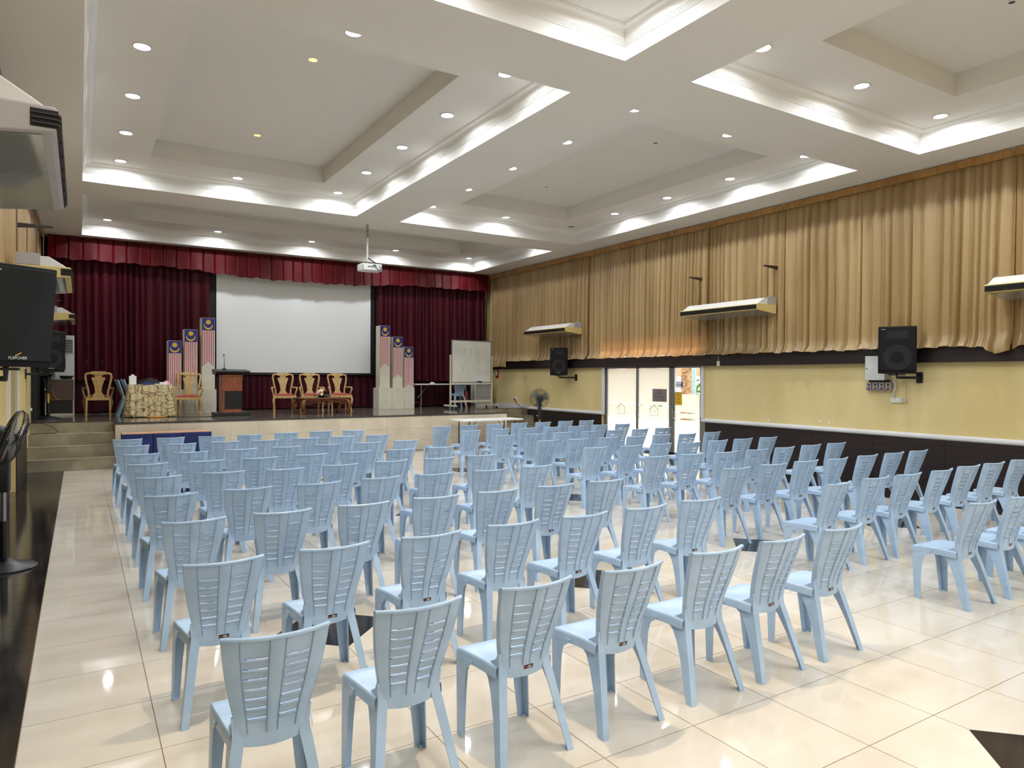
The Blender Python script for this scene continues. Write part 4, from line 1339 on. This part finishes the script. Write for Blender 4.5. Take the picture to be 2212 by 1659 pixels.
B(-0.745, 0.745, -0.015, 0.015, 0.19, 0.25).build('lower_bar', 'ivory', wb)
B(-0.745, 0.745, -0.05, 0.012, 0.73, 0.785).build('tray', 'ivory', wb)
FM = Matrix(((1, 0, 0, 0), (0, 0, -1, 0), (0, 1, 0, 0), (0, 0, 0, 1)))
GLY = {'D': [[(0, 0), (0, 1), (0.5, 0.9), (0.75, 0.5), (0.5, 0.1), (0, 0)]], 'O': [[(0.35, 0), (0.05, 0.4), (0.3, 1), (0.65, 0.6), (0.35, 0)]],
       'N': [[(0, 0), (0, 1), (0.6, 0), (0.6, 1)]], 'T': [[(0, 1), (0.7, 1)], [(0.35, 1), (0.35, 0)]], 'M': [[(0, 0), (0.1, 1), (0.4, 0.4), (0.7, 1), (0.8, 0)]],
       'V': [[(0, 1), (0.35, 0), (0.7, 1)]], 'E': [[(0.6, 1), (0, 1), (0, 0), (0.6, 0)], [(0, 0.5), (0.45, 0.5)]], 'A': [[(0, 0), (0.35, 1), (0.7, 0)], [(0.15, 0.4), (0.55, 0.4)]],
       'C': [[(0.65, 0.85), (0.3, 1), (0, 0.5), (0.3, 0), (0.65, 0.15)]], 'H': [[(0, 0), (0, 1)], [(0.6, 0), (0.6, 1)], [(0, 0.5), (0.6, 0.5)]], 'I': [[(0.2, 0), (0.2, 1)]],
       'R': [[(0, 0), (0, 1), (0.5, 0.85), (0.5, 0.6), (0, 0.5), (0.6, 0)]], ')': [[(0, 1.1), (0.2, 0.5), (0, -0.1)]], "'": [[(0.1, 1.1), (0.05, 0.85)]]}
def scrawl(word, x, z, h, w):
    mb = MB()
    for ch in word:
        for st_ in GLY.get(ch, []):
            mb.tube([(x + a * w + 0.01 * math.sin(b * 5 + x * 30), -0.0135, z + b * h) for a, b in st_], 0.0035, 4)
        x += w * 1.0 if ch != ' ' else w * 0.5
    mb.build('handwriting', 'ink', wp)
scrawl("DON'T MOVE", -0.50, 1.58, 0.24, 0.112)
scrawl('A CHAIR)', -0.36, 1.02, 0.20, 0.13)
tag(B(-0.08, 0.08, -0.02, 0.02, 0, 0.045).build('board_eraser', 'sign_blue', loc=(10.42, 18.69, ZS + 0.787), bevel=0.004), 'blue felt eraser lying on the whiteboard tray', 'eraser')

def fold_table(name, label, x0, x1, y0, y1, zf, h, topm, legm, arch):
    t = thing(name, label, 'table', ((x0 + x1) / 2, (y0 + y1) / 2, zf))
    w, d = (x1 - x0) / 2, (y1 - y0) / 2
    B(-w, w, -d, d, h - 0.035, h).build('tabletop', topm, t, bevel=0.006)
    for sx in (-1, 1):
        a = sx * (w - 0.22)
        for sy in (-1, 1):
            b = sy * (d - 0.06)
            MB().tube([(a, b, h - 0.04), (a, b, 0.12), (a + sx * 0.02, b, 0.0)], 0.014, 6).build('leg', legm, t, smooth=50)
        MB().tube([(a, -d + 0.06, 0.16), (a, d - 0.06, 0.16)], 0.012, 6).build('leg_bar', legm, t, smooth=50)
        MB().tube([(a, 0, 0.30), (a - sx * 0.36, 0, h - 0.05)], 0.009, 6).tube([(a, -d + 0.06, 0.30), (a, d - 0.06, 0.30)], 0.010, 6).build('brace', legm, t, smooth=50)
    return t
fold_table('folding_table', 'long white folding table behind the whiteboard on the stage', 8.75, 10.75, 19.72, 20.38, ZS, 0.74, 'white', 'steel', True)
fold_table('folding_table', 'long white folding table with black legs in front of the stage', 8.03, 9.82, 15.25, 15.92, 0, 0.755, 'white', 'black', True)
small('crumpled_paper', 'small crumpled white paper on the table behind the whiteboard', 'paper', lump(0.09, 0.07, 0.06, 7), 'white', (9.42, 19.95, ZS + 0.741), 60)

# ---- louvred cabinet and extinguisher at the stage's right end
lc = thing('louvred_unit', 'white floor-standing unit with fine horizontal louvres behind the whiteboard', 'cabinet', (11.45, 20.35, ZS))
MB().box(-0.34, -0.29, -0.12, 0.18, 0.02, 0.74).box(0.29, 0.34, -0.12, 0.18, 0.02, 0.74).box(-0.34, 0.34, -0.12, 0.18, 0.0, 0.05).box(-0.34, 0.34, -0.12, 0.18, 0.71, 0.76).box(-0.3, 0.3, 0.1, 0.18, 0.05, 0.72).build('casing', 'ac_white', lc)
sl_me = MB().add([(-0.29, -0.10, 0), (0.29, -0.10, 0), (0.29, -0.07, 0.026), (-0.29, -0.07, 0.026), (-0.29, -0.096, -0.004), (0.29, -0.096, -0.004), (0.29, -0.066, 0.022), (-0.29, -0.066, 0.022)], [(0, 1, 2, 3), (7, 6, 5, 4), (0, 4, 5, 1), (2, 6, 7, 3)]).mesh('slat')
sl_me.materials.append(M['ac_white'])
for k in range(19):
    link('slat', sl_me, lc, (0, 0, 0.065 + 0.0335 * k))
ex = thing('fire_extinguisher', 'red fire extinguisher standing behind the whiteboard', 'extinguisher', (10.82, 20.3, ZS))
MB().lathe([(0.075, 0), (0.08, 0.02), (0.08, 0.40), (0.06, 0.46), (0.025, 0.49), (0.022, 0.52)], n=16).build('cylinder', 'ext_red', ex, smooth=50)
MB().box(-0.02, 0.02, -0.07, 0.05, 0.52, 0.55).box(-0.015, 0.015, -0.08, 0.06, 0.575, 0.59).build('valve', 'black', ex)
MB().tube([(0.03, 0, 0.53), (0.10, 0, 0.5), (0.105, 0, 0.3), (0.09, 0, 0.15)], 0.010, 6).build('hose', 'black', ex, smooth=60)

# ---- left end of the stage: rack cabinet, standing air conditioner, fan, music stands
cb_ = thing('equipment_rack', 'pale equipment cabinet with brown upper and black lower panel', 'cabinet', (-0.415, 19.75, ZS))
MB().box(-0.29, 0.29, -0.02, 0.38, 0.0, 0.05).box(-0.29, -0.265, -0.02, 0.38, 0.05, 0.86).box(0.265, 0.29, -0.02, 0.38, 0.05, 0.86).box(-0.265, 0.265, 0.34, 0.38, 0.05, 0.86).box(-0.29, 0.29, -0.02, 0.38, 0.835, 0.86).build('casing', 'ivory', cb_)
B(-0.28, 0.285, -0.035, -0.02, 0.36, 0.855).build('upper_panel', 'brown_panel', cb_)
B(-0.265, 0.265, -0.03, -0.015, 0.06, 0.35).build('lower_panel', 'black', cb_)
MB().tube([(-0.20, -0.045, 0.86), (-0.19, -0.05, 0.70), (-0.13, -0.05, 0.52), (-0.06, -0.05, 0.39), (0.0, -0.05, 0.36)], 0.008, 6).build('yellow_cable', 'orange', cb_, smooth=60)
tag(MB().lathe([(0.10, 0), (0.14, 0.06), (0.16, 0.085), (0.15, 0.085), (0.09, 0.012)], n=18).build('dark_basket', 'black_matte', smooth=50, loc=(-0.28, 19.9, ZS + 0.862)), 'shallow dark basket on top of the equipment cabinet', 'basket')
sa = thing('standing_air_conditioner', 'tall white floor-standing air conditioner at the left curtain', 'air conditioner', (-0.36, 20.30, ZS))
B(-0.24, 0.24, -0.14, 0.15, 0, 1.93).build('casing', 'ac_white', sa, bevel=0.01)
B(-0.20, 0.21, -0.150, -0.138, 1.50, 1.82).build('outlet', 'black', sa)
for k in range(8):
    B(-0.20, 0.21, -0.160, -0.145, 1.515 + 0.038 * k, 1.527 + 0.038 * k).build('louvre', 'ac_white', sa)
B(0.0, 0.06, -0.148, -0.138, 1.10, 1.38).build('control_panel', 'dark_steel', sa)
for x, lab in ((0.13, 'thin black music stand against the left stage curtain, left one'), (0.46, 'thin black music stand against the left stage curtain, right one')):
    ms = thing('microphone_stand', lab, 'stand', (x, 20.2, ZS), 0, 'black stands by the left curtain')
    MB().lathe([(0.15, 0), (0.14, 0.02), (0.02, 0.03)], n=16).build('base', 'black_matte', ms, smooth=40)
    MB().tube([(0, 0, 0.02), (0, 0, 1.35)], 0.012, 6).build('pole', 'black_matte', ms, smooth=40)
    MB().tube([(0, 0, 1.33), (0.02, -0.1, 1.25)], 0.016, 6).build('clip', 'black_matte', ms, smooth=40)
struct(B(XL + 0.01, XL + 0.06, 17.4, 20.4, ZS, 2.1).build('trim_17', 'black_matte'), 'black masking strip on the left stage wall')

# ---- blue covered bench before the stage
bb = thing('blue_bench', 'long low bench with wooden top and dark blue cloth sides before the stage', 'bench', (1.49, 15.62, 0), R(-0.5))
B(-0.80, 0.80, -0.22, 0.24, 0.685, 0.70).build('top_board', 'tan_ply', bb, bevel=0.003)
for k, (a, b) in enumerate(((-0.805, -0.27), (-0.265, 0.27), (0.275, 0.805))):
    B(a, b, -0.235, 0.245, 0.0, 0.685).build('cloth_panel', 'blue_cloth', bb, bevel=0.012)
# ================================================================== LOUDSPEAKERS
def speaker(x, y, z, w, h, d, nx, ny, tilt, label, wall, arm_from, grille='black', text=False):
    """front centre at (x, y), bottom z; front normal (nx, ny)"""
    t = thing('loudspeaker', label, 'loudspeaker', (x, y, z), math.atan2(nx, -ny), 'wall loudspeakers')
    t.rotation_euler = (R(tilt), 0, math.atan2(nx, -ny))
    hw_ = w / 2
    poly = [(-hw_, 0), (hw_, 0), (hw_ * 0.72, d), (-hw_ * 0.72, d)]
    MB().prism(poly, lambda a, b: (a, b, 0), lambda a, b: (a, b, h)).build('cabinet', 'spk_black', t, bevel=0.012)
    gr = B(-hw_ + 0.018, hw_ - 0.018, -0.016, 0.0, 0.05, h - 0.02).build('grille', 'spk_black' if grille == 'black' else grille, t, bevel=0.006)
    if grille == 'black':
        MB().lathe([(0.20 * w / 0.55, 0), (0.205 * w / 0.55, 0.003), (0.19 * w / 0.55, 0.004), (0.10, 0.001)], (0, -0.016, h * 0.34), 28, Matrix.Rotation(PI / 2, 3, 'X'), caps=False).build('woofer_ring', 'black_matte', t, smooth=60)
        B(-hw_ * 0.55, hw_ * 0.55, -0.019, -0.016, h * 0.74, h * 0.90).build('horn', 'black_matte', t)
    lg = MB().prism([(-0.02, 0), (0.0, 0.008), (0.03, 0.03), (0.012, 0.028), (0.0, 0.018), (-0.018, 0.012)], lambda a, b: (a, -0.0165, 0.085 + b), lambda a, b: (a, -0.018, 0.085 + b))
    lg.build('logo_mark', 'gold', gr)
    if text:
        text_obj('logo_text', 'FLEPCHER', 0.03, Matrix.Translation((0.0, -0.018, 0.072)) @ Matrix(((1, 0, 0, 0), (0, 0, -1, 0), (0, 1, 0, 0), (0, 0, 0, 1))), 'white', gr)
    else:
        B(-0.05, 0.05, -0.018, -0.0165, 0.068, 0.080).build('logo_text', 'steel', gr)
    B(-hw_ + 0.05, -hw_ + 0.11, -0.018, -0.016, h - 0.055, h - 0.042).build('badge', 'steel', gr)
    bk = thing('speaker_bracket', label.split(' loudspeaker')[0] + ' loudspeaker bracket of black steel, ' + wall, 'bracket', (0, 0, 0), 0, 'speaker wall brackets')
    ax, ay, az = arm_from
    px_, py_ = x - nx * d * 0.5, y - ny * d * 0.5
    MB().tube([(ax, ay, az), (px_, py_, az), (px_, py_, z + 0.01)], 0.022, 8).build('arm', 'black', bk, smooth=50)
    sg = 1 if ax > 5 else -1
    B(min(ax, ax + sg * 0.02), max(ax, ax + sg * 0.02), ay - 0.05, ay + 0.05, az - 0.09, az + 0.09).build('wall_plate', 'black', bk)
    B(px_ - 0.09, px_ + 0.09, py_ - 0.09, py_ + 0.09, z - 0.025, z - 0.005).build('cradle', 'black', bk)
    return t
speaker(11.44, 6.40, 1.915, 0.565, 0.78, 0.34, -0.86, -0.51, 0, 'large black loudspeaker on the right wall beside the grey switch box', 'right wall near', (XR - 0.02, 6.30, 1.85))
speaker(11.47, 15.98, 1.89, 0.50, 0.78, 0.34, -0.60, -0.80, 0, 'black loudspeaker on the right wall between stage and glass door', 'right wall far', (XR - 0.02, 15.80, 1.83))
speaker(-0.42, 6.56, 1.89, 0.52, 0.78, 0.28, 0.52, -0.85, 7, 'big ribbed black loudspeaker at the left picture edge', 'left wall near', (XL + 0.02, 6.95, 1.80), 'grille', True)
speaker(-0.47, 15.86, 1.89, 0.48, 0.78, 0.28, 0.40, -0.92, 5, 'black loudspeaker on the left wall above the stage steps', 'left wall far', (XL + 0.02, 15.6, 1.85))

# ================================================================== CEILING-HUNG AIR CONDITIONERS
def aircon(side, yc, hl, zb, label, arms, lowm='ac_yellow', side_grille=False):
    X = XL if side == 'l' else XR
    t = thing('air_conditioner', label, 'air conditioner', (X, yc, zb), 0 if side == 'l' else PI, 'long hanging air conditioners')
    low = [(0.19, -0.062), (0.74, 0.0), (0.765, 0.012), (0.77, 0.11), (0.755, 0.125), (0.19, 0.125)]
    MB().prism(low, lambda a, b: (a, -hl, b), lambda a, b: (a, hl, b)).build('casing', lowm, t, bevel=0.008)
    up = [(0.19, 0.125), (0.72, 0.125), (0.53, 0.245), (0.19, 0.245)]
    MB().prism(up, lambda a, b: (a, -hl + 0.02, b), lambda a, b: (a, hl - 0.02, b)).build('top_casing', 'ac_white', t, bevel=0.006)
    zz = lambda a: -0.07 + (a - 0.12) * 0.07 / 0.62 - 0.004
    MB().add([(0.17, -hl + 0.05, zz(0.17)), (0.70, -hl + 0.05, zz(0.70)), (0.70, hl - 0.05, zz(0.70)), (0.17, hl - 0.05, zz(0.17))], [(0, 1, 2, 3)]).build('underside_panel', 'ac_under', t, solid=0.003)
    ol = B(0.766, 0.772, -hl + 0.01, hl - 0.01, 0.016, 0.104).build('outlet', 'black_matte', t)
    for k in range(3):
        B(0.768, 0.785, -hl + 0.01, hl - 0.01, 0.030 + 0.025 * k, 0.036 + 0.025 * k).build('louvre', 'dark_steel', ol)
    for k in range(1, 7):
        y = -hl + 2 * hl * k / 7
        B(0.768, 0.780, y - 0.006, y + 0.006, 0.016, 0.104).build('divider', 'dark_steel', ol)
    if side_grille:
        B(0.655, 0.772, -hl - 0.004, -hl + 0.01, 0.016, 0.104).build('side_outlet', 'black_matte', t)
        for k in range(3):
            B(0.66, 0.780, -hl - 0.012, -hl, 0.030 + 0.025 * k, 0.037 + 0.025 * k).build('side_louvre', 'dark_steel', t)
    for sy in (-1, 1):
        B(0.19, 0.44, sy * (hl - 0.015) - 0.006, sy * (hl - 0.015) + 0.006, 0.13, 0.275).build('hanger_plate', 'ac_side', t)
    if arms:
        za = arms - zb
        for sy in (-1, 1):
            y = sy * (hl - 0.04)
            MB().prism([(0.0, za - 0.10), (0.07, za - 0.05), (0.52, za - 0.012), (0.52, za + 0.012), (0.0, za + 0.02)], lambda a, b: (a, y - 0.02, b), lambda a, b: (a, y + 0.02, b)).build('wall_arm', 'dark_steel', t)
            for dd in (0.20, 0.40):
                MB().tube([(dd, y, 0.13), (dd, y, za)], 0.007, 6).build('hanger_rod', 'rust_rod', t)
    return t
aircon('r', 16.33, 1.03, 3.08, 'air conditioner on the right wall nearest the stage', None)
aircon('r', 10.02, 1.02, 3.17, 'air conditioner in the middle of the right wall, hung from two arms', 4.05)
aircon('r', 3.98, 1.02, 3.08, 'air conditioner cut by the right picture edge', None)
aircon('l', 5.15, 0.97, 3.045, 'nearest air conditioner, cut by the left picture edge', 3.72, 'ac_side', True)
aircon('l', 11.55, 1.02, 3.08, 'second air conditioner on the left wall, above the black loudspeakers', 4.05, 'ac_yellow', True)
aircon('l', 18.90, 1.00, 3.05, 'third air conditioner on the left wall, over the stage', 3.45, 'ac_yellow', True)

# ================================================================== FANS
def fan(x, y, zh, r, rz, tilt, label, z0=0.0, pole_mid='steel'):
    t = thing('pedestal_fan', label, 'fan', (x, y, z0), rz, 'pedestal fans')
    h = zh - z0
    MB().lathe([(0.24, 0), (0.24, 0.012), (0.215, 0.03), (0.10, 0.055), (0.045, 0.075), (0.03, 0.10)], n=32).build('base', 'black', t, smooth=50)
    MB().tube([(0, 0.03, 0.06), (0, 0.03, h * 0.36)], 0.032, 12).build('lower_pole', 'black', t, smooth=50)
    MB().tube([(0, 0.03, h * 0.34), (0, 0.03, h * 0.60)], 0.020, 12).build('inner_pole', pole_mid, t, smooth=50)
    MB().box(-0.045, 0.045, -0.02, 0.08, h * 0.58, h * 0.82).box(-0.03, 0.03, -0.01, 0.07, h * 0.80, h * 0.97).build('control_housing', 'black', t, bevel=0.012)
    MB().lathe([(0.018, 0), (0.018, 0.03)], (0.045, 0.03, h * 0.66), 10, Matrix.Rotation(PI / 2, 3, 'Y')).build('knob', 'steel', t, smooth=40)
    hm = Matrix.Translation((0, 0.0, h)) @ Matrix.Rotation(tilt, 4, 'X') @ Matrix.Rotation(PI / 2, 4, 'X')     # local +Z -> front (-Y)
    def hb(mb, name, m, **k):
        o = mb.build(name, m, t, **k)
        o.matrix_local = hm
        return o
    hb(MB().lathe([(0.03, -0.20), (0.07, -0.19), (0.085, -0.12), (0.08, -0.02), (0.05, 0.0)], n=20), 'motor', 'black', smooth=50)
    for k in range(3):
        a = k * 2 * PI / 3 + 0.5
        def bl(u, v, a=a):
            rr = r * (0.18 + 0.72 * v)
            an = a + (u - 0.5) * (1.25 - 0.25 * v) + 0.25 * v
            return (rr * math.cos(an), rr * math.sin(an), 0.055 + 0.045 * (u - 0.5))
        hb(MB().grid(bl, 6, 6), 'blade', mat('fan_blade', (128, 126, 128), 0.35), smooth=180, solid=0.003)
    hb(MB().lathe([(0.04, 0.02), (0.045, 0.07), (0.02, 0.09)], n=16), 'hub', 'black', smooth=50)
    cg = MB()
    n = 60
    for k in range(n):
        a = 2 * PI * k / n
        c, s_ = math.cos(a), math.sin(a)
        cg.tube([(0.05 * c, 0.05 * s_, 0.125), (r * 0.6 * c, r * 0.6 * s_, 0.118), (r * 0.93 * c, r * 0.93 * s_, 0.085), (r * c, r * s_, 0.04)], 0.0016, 4, False)
        cg.tube([(0.07 * c, 0.07 * s_, -0.01), (r * 0.6 * c, r * 0.6 * s_, -0.012), (r * 0.93 * c, r * 0.93 * s_, 0.005), (r * c, r * s_, 0.04)], 0.0016, 4, False)
    for rr, z in ((r, 0.04), (r * 0.8, 0.105), (r * 0.45, 0.122), (r * 0.8, -0.005), (r * 0.45, -0.012)):
        cg.tube([(rr * math.cos(2 * PI * k / 32), rr * math.sin(2 * PI * k / 32), z) for k in range(33)], 0.006 if rr == r else 0.0022, 5, False)
    hb(cg, 'wire_guard', 'black', smooth=60)
    hb(MB().lathe([(0.055, 0.118), (0.055, 0.13), (0.04, 0.134)], n=18), 'guard_badge', 'dark_steel', smooth=50)
    return t
fan(-0.585, 8.10, 1.25, 0.265, R(82), R(18), 'black pedestal fan at the left picture edge by the black floor border')
fan(10.02, 14.80, 1.285, 0.245, R(150), R(-4), 'black pedestal fan before the right stage steps')
sf = fan(-0.60, 18.25, 1.85, 0.15, R(200), R(20), 'small stand fan on the left end of the stage, before the equipment cabinet', ZS, 'gold')

# ================================================================== PROJECTOR
pj = thing('projector', 'white ceiling projector hanging on a pole before the stage', 'projector', (5.54, 15.18, ZC))
MB().tube([(-0.012, 0, 0), (-0.012, 0, -0.36)], 0.006, 6).tube([(0.018, 0, 0), (0.018, 0, -0.36)], 0.006, 6).build('hanger_rod', 'dark_steel', pj)
MB().tube([(0.004, 0, -0.30), (0.004, 0, -0.86)], [0.020, 0.016], 10).build('pole', 'ac_white', pj, smooth=40)
MB().box(-0.09, 0.10, -0.06, 0.06, -0.885, -0.87).tube([(0, 0, -0.84), (-0.08, -0.05, -0.90)], 0.01, 5).tube([(0, 0, -0.84), (0.08, 0.05, -0.90)], 0.01, 5).build('mount', 'dark_steel', pj)
pm = Matrix.Rotation(R(4), 4, 'Z')
bx = MB().prism([(-0.20, -0.20), (0.20, -0.20), (0.245, -0.14), (0.245, 0.14), (0.20, 0.18), (-0.20, 0.18), (-0.245, 0.14), (-0.245, -0.14)], lambda a, b: (0.06 + a, b, -1.055), lambda a, b: (0.06 + a, b, -0.905))
bx.build('body', 'ac_white', pj, bevel=0.014)
B(-0.175, -0.09, -0.192, -0.15, -1.02, -0.94).build('vent', 'ac_side', pj)
pr = MB()
for k in range(4):
    pr.box(-0.05 + 0.05 * k, -0.02 + 0.05 * k, -0.206, -0.198, -0.99, -0.965)
pr.box(0.06, 0.14, -0.206, -0.198, -0.955, -0.93)
pr.build('port', 'black', pj)
MB().tube([(0.01, 0, -0.75), (0.09, -0.12, -0.84), (0.20, -0.19, -0.93), (0.25, -0.21, -1.0), (0.20, -0.23, -1.06), (0.13, -0.215, -0.98)], 0.009, 6).tube([(0.01, 0, -0.76), (0.12, -0.15, -0.88), (0.27, -0.20, -0.95), (0.28, -0.2, -1.04), (0.16, -0.215, -1.05)], 0.007, 6).build('cable', 'grey_cable', pj, smooth=60)

# ================================================================== ELECTRICS ON THE WALLS
eb = thing('distribution_box', 'grey metal distribution box on the right wall beside the large loudspeaker', 'switch box', (XR, 6.975, 1.81))
B(-0.17, 0, -0.17, 0.17, 0, 0.41).build('box', 'gray_box', eb, bevel=0.004)
ed = B(-0.185, -0.17, -0.175, 0.175, -0.005, 0.415).build('door', 'gray_box', eb, bevel=0.004)
MB().lathe([(0.011, 0), (0.011, 0.006)], (-0.185, 0.145, 0.195), 10, Matrix.Rotation(-PI / 2, 3, 'Y')).build('lock', 'black', ed)
B(-0.10, 0, -0.16, 0.16, -0.035, 0).build('cable_trunking', 'dark_steel', eb)
for k in range(4):
    s_ = thing('starter_switch', 'grey starter box with green and red buttons, %s from left under the distribution box' % ORD[k], 'switch', (XR, 7.145 - 0.115 * k, 1.625), 0, 'starter switches')
    hs = B(-0.085, 0, -0.048, 0.048, 0, 0.145).build('housing', 'ac_side', s_, bevel=0.005)
    for z, m_ in ((0.10, 'green_btn'), (0.04, 'red_btn')):
        MB().lathe([(0.017, 0), (0.017, 0.012)], (-0.085, -0.01, z), 12, Matrix.Rotation(-PI / 2, 3, 'Y')).build('button', m_, hs, smooth=40)
    B(-0.088, -0.085, -0.03, 0.04, 0.008, 0.018).build('label_strip', 'sign_blue', s_)
for k, lab in enumerate(('white three-pin wall socket, left of the row under the starter boxes', 'white three-pin wall socket, middle of the row under the starter boxes', 'cream discoloured wall socket, right of the row under the starter boxes')):
    s_ = thing('wall_socket', lab, 'socket', (XR, 6.735 - 0.09 * k, 1.42), 0, 'sockets under the starter boxes')
    B(-0.03, 0, -0.043, 0.043, 0, 0.086).build('plate', 'white' if k < 2 else 'ivory', s_, bevel=0.004)
    MB().box(-0.0305, -0.03, -0.004, 0.004, 0.05, 0.058).box(-0.0305, -0.03, -0.018, -0.010, 0.025, 0.031).box(-0.0305, -0.03, 0.010, 0.018, 0.025, 0.031).build('pin_hole', 'black', s_)
    MB().box(-0.034, -0.03, -0.036, -0.026, 0.055, 0.066).build('rocker', 'ac_white', s_)
tag(MB().tube([(XR - 0.03, 6.75, 1.785), (XR - 0.05, 6.70, 1.77), (XR - 0.05, 6.68, 1.70), (XR - 0.04, 6.72, 1.60), (XR - 0.03, 6.73, 1.505)], 0.014, 8).build('flexible_conduit', 'ac_white', smooth=60), 'white flexible conduit from the distribution box to the sockets', 'conduit')
tag(B(XR - 0.02, XR, 7.16, 7.19, 1.78, 2.10).build('white_conduit', 'ac_white'), 'straight white conduit left of the distribution box', 'conduit')
tag(B(XR - 0.012, XR, 6.53, 6.55, 1.506, 1.90).build('cable_channel', 'yellow'), 'thin yellow cable channel below the large loudspeaker', 'conduit')
th = thing('wall_thermostat', 'small cream switch hanging on the dark band right of the door', 'switch', (XR - 0.12, 10.52, 2.09))
B(-0.02, 0, -0.04, 0.04, 0, 0.11).build('plate', 'ivory', th, bevel=0.004)
B(-0.024, -0.02, -0.012, 0.012, 0.05, 0.08).build('rocker', 'gold', th)
MB().tube([(-0.008, 0, 0.11), (-0.012, 0, 0.6), (-0.03, 0.02, 1.02)], 0.005, 5).build('cord', 'ivory', th)
fs_ = thing('fire_sign', 'small red and white fire notice on the yellow wall beside the whiteboard', 'sign', (XR, 20.2, 1.80))
B(-0.006, 0, -0.09, 0.09, 0, 0.27).build('plate', 'ext_red', fs_)
MB().box(-0.008, -0.006, -0.02, 0.07, 0.09, 0.25).build('white_panel', 'white', fs_)
so = thing('wall_socket', 'white wall socket with a black plug left of the fan', 'socket', (XR, 19.0, 1.08))
B(-0.03, 0, -0.055, 0.055, 0, 0.11).build('plate', 'white', so, bevel=0.004)
B(-0.07, -0.03, -0.025, 0.025, 0.015, 0.07).build('plug', 'black', so, bevel=0.008)
tag(MB().tube([(XR - 0.05, 19.0, 1.10), (XR - 0.06, 18.85, 0.98), (XR - 0.2, 18.3, 0.885), (11.5, 17.9, 0.72), (11.1, 17.2, 0.30), (10.6, 16.2, 0.02), (10.2, 15.1, 0.012)], 0.008, 6).build('fan_cord', 'grey_cable', smooth=60), 'black cord hanging from the wall socket down to the fan', 'cable')
tag(B(XR - 0.014, XR, 18.98, 19.02, 1.19, 2.10).build('cable_channel', 'yellow'), 'yellow cable channel above the plugged wall socket', 'conduit')
so = thing('wall_socket', 'small cream socket on the left wall behind the stage fan', 'socket', (XL, 16.6, 1.10))
B(0, 0.03, -0.05, 0.05, 0, 0.12).build('plate', 'ivory', so, bevel=0.004)
B(0.03, 0.06, -0.02, 0.02, 0.03, 0.08).build('plug', 'white', so, bevel=0.004)
tag(MB().tube([(XL + 0.03, 16.9, ZS + 0.01), (-0.70, 16.75, ZS + 0.006), (-0.50, 16.80, 0.80), (-0.38, 16.72, 0.70), (-0.42, 16.70, 0.66), (-0.66, 16.66, 0.668), (XL + 0.03, 16.6, 0.668)], 0.007, 6).build('step_cable', 'grey_cable', smooth=60), 'black cable looping over the left stage steps', 'cable')
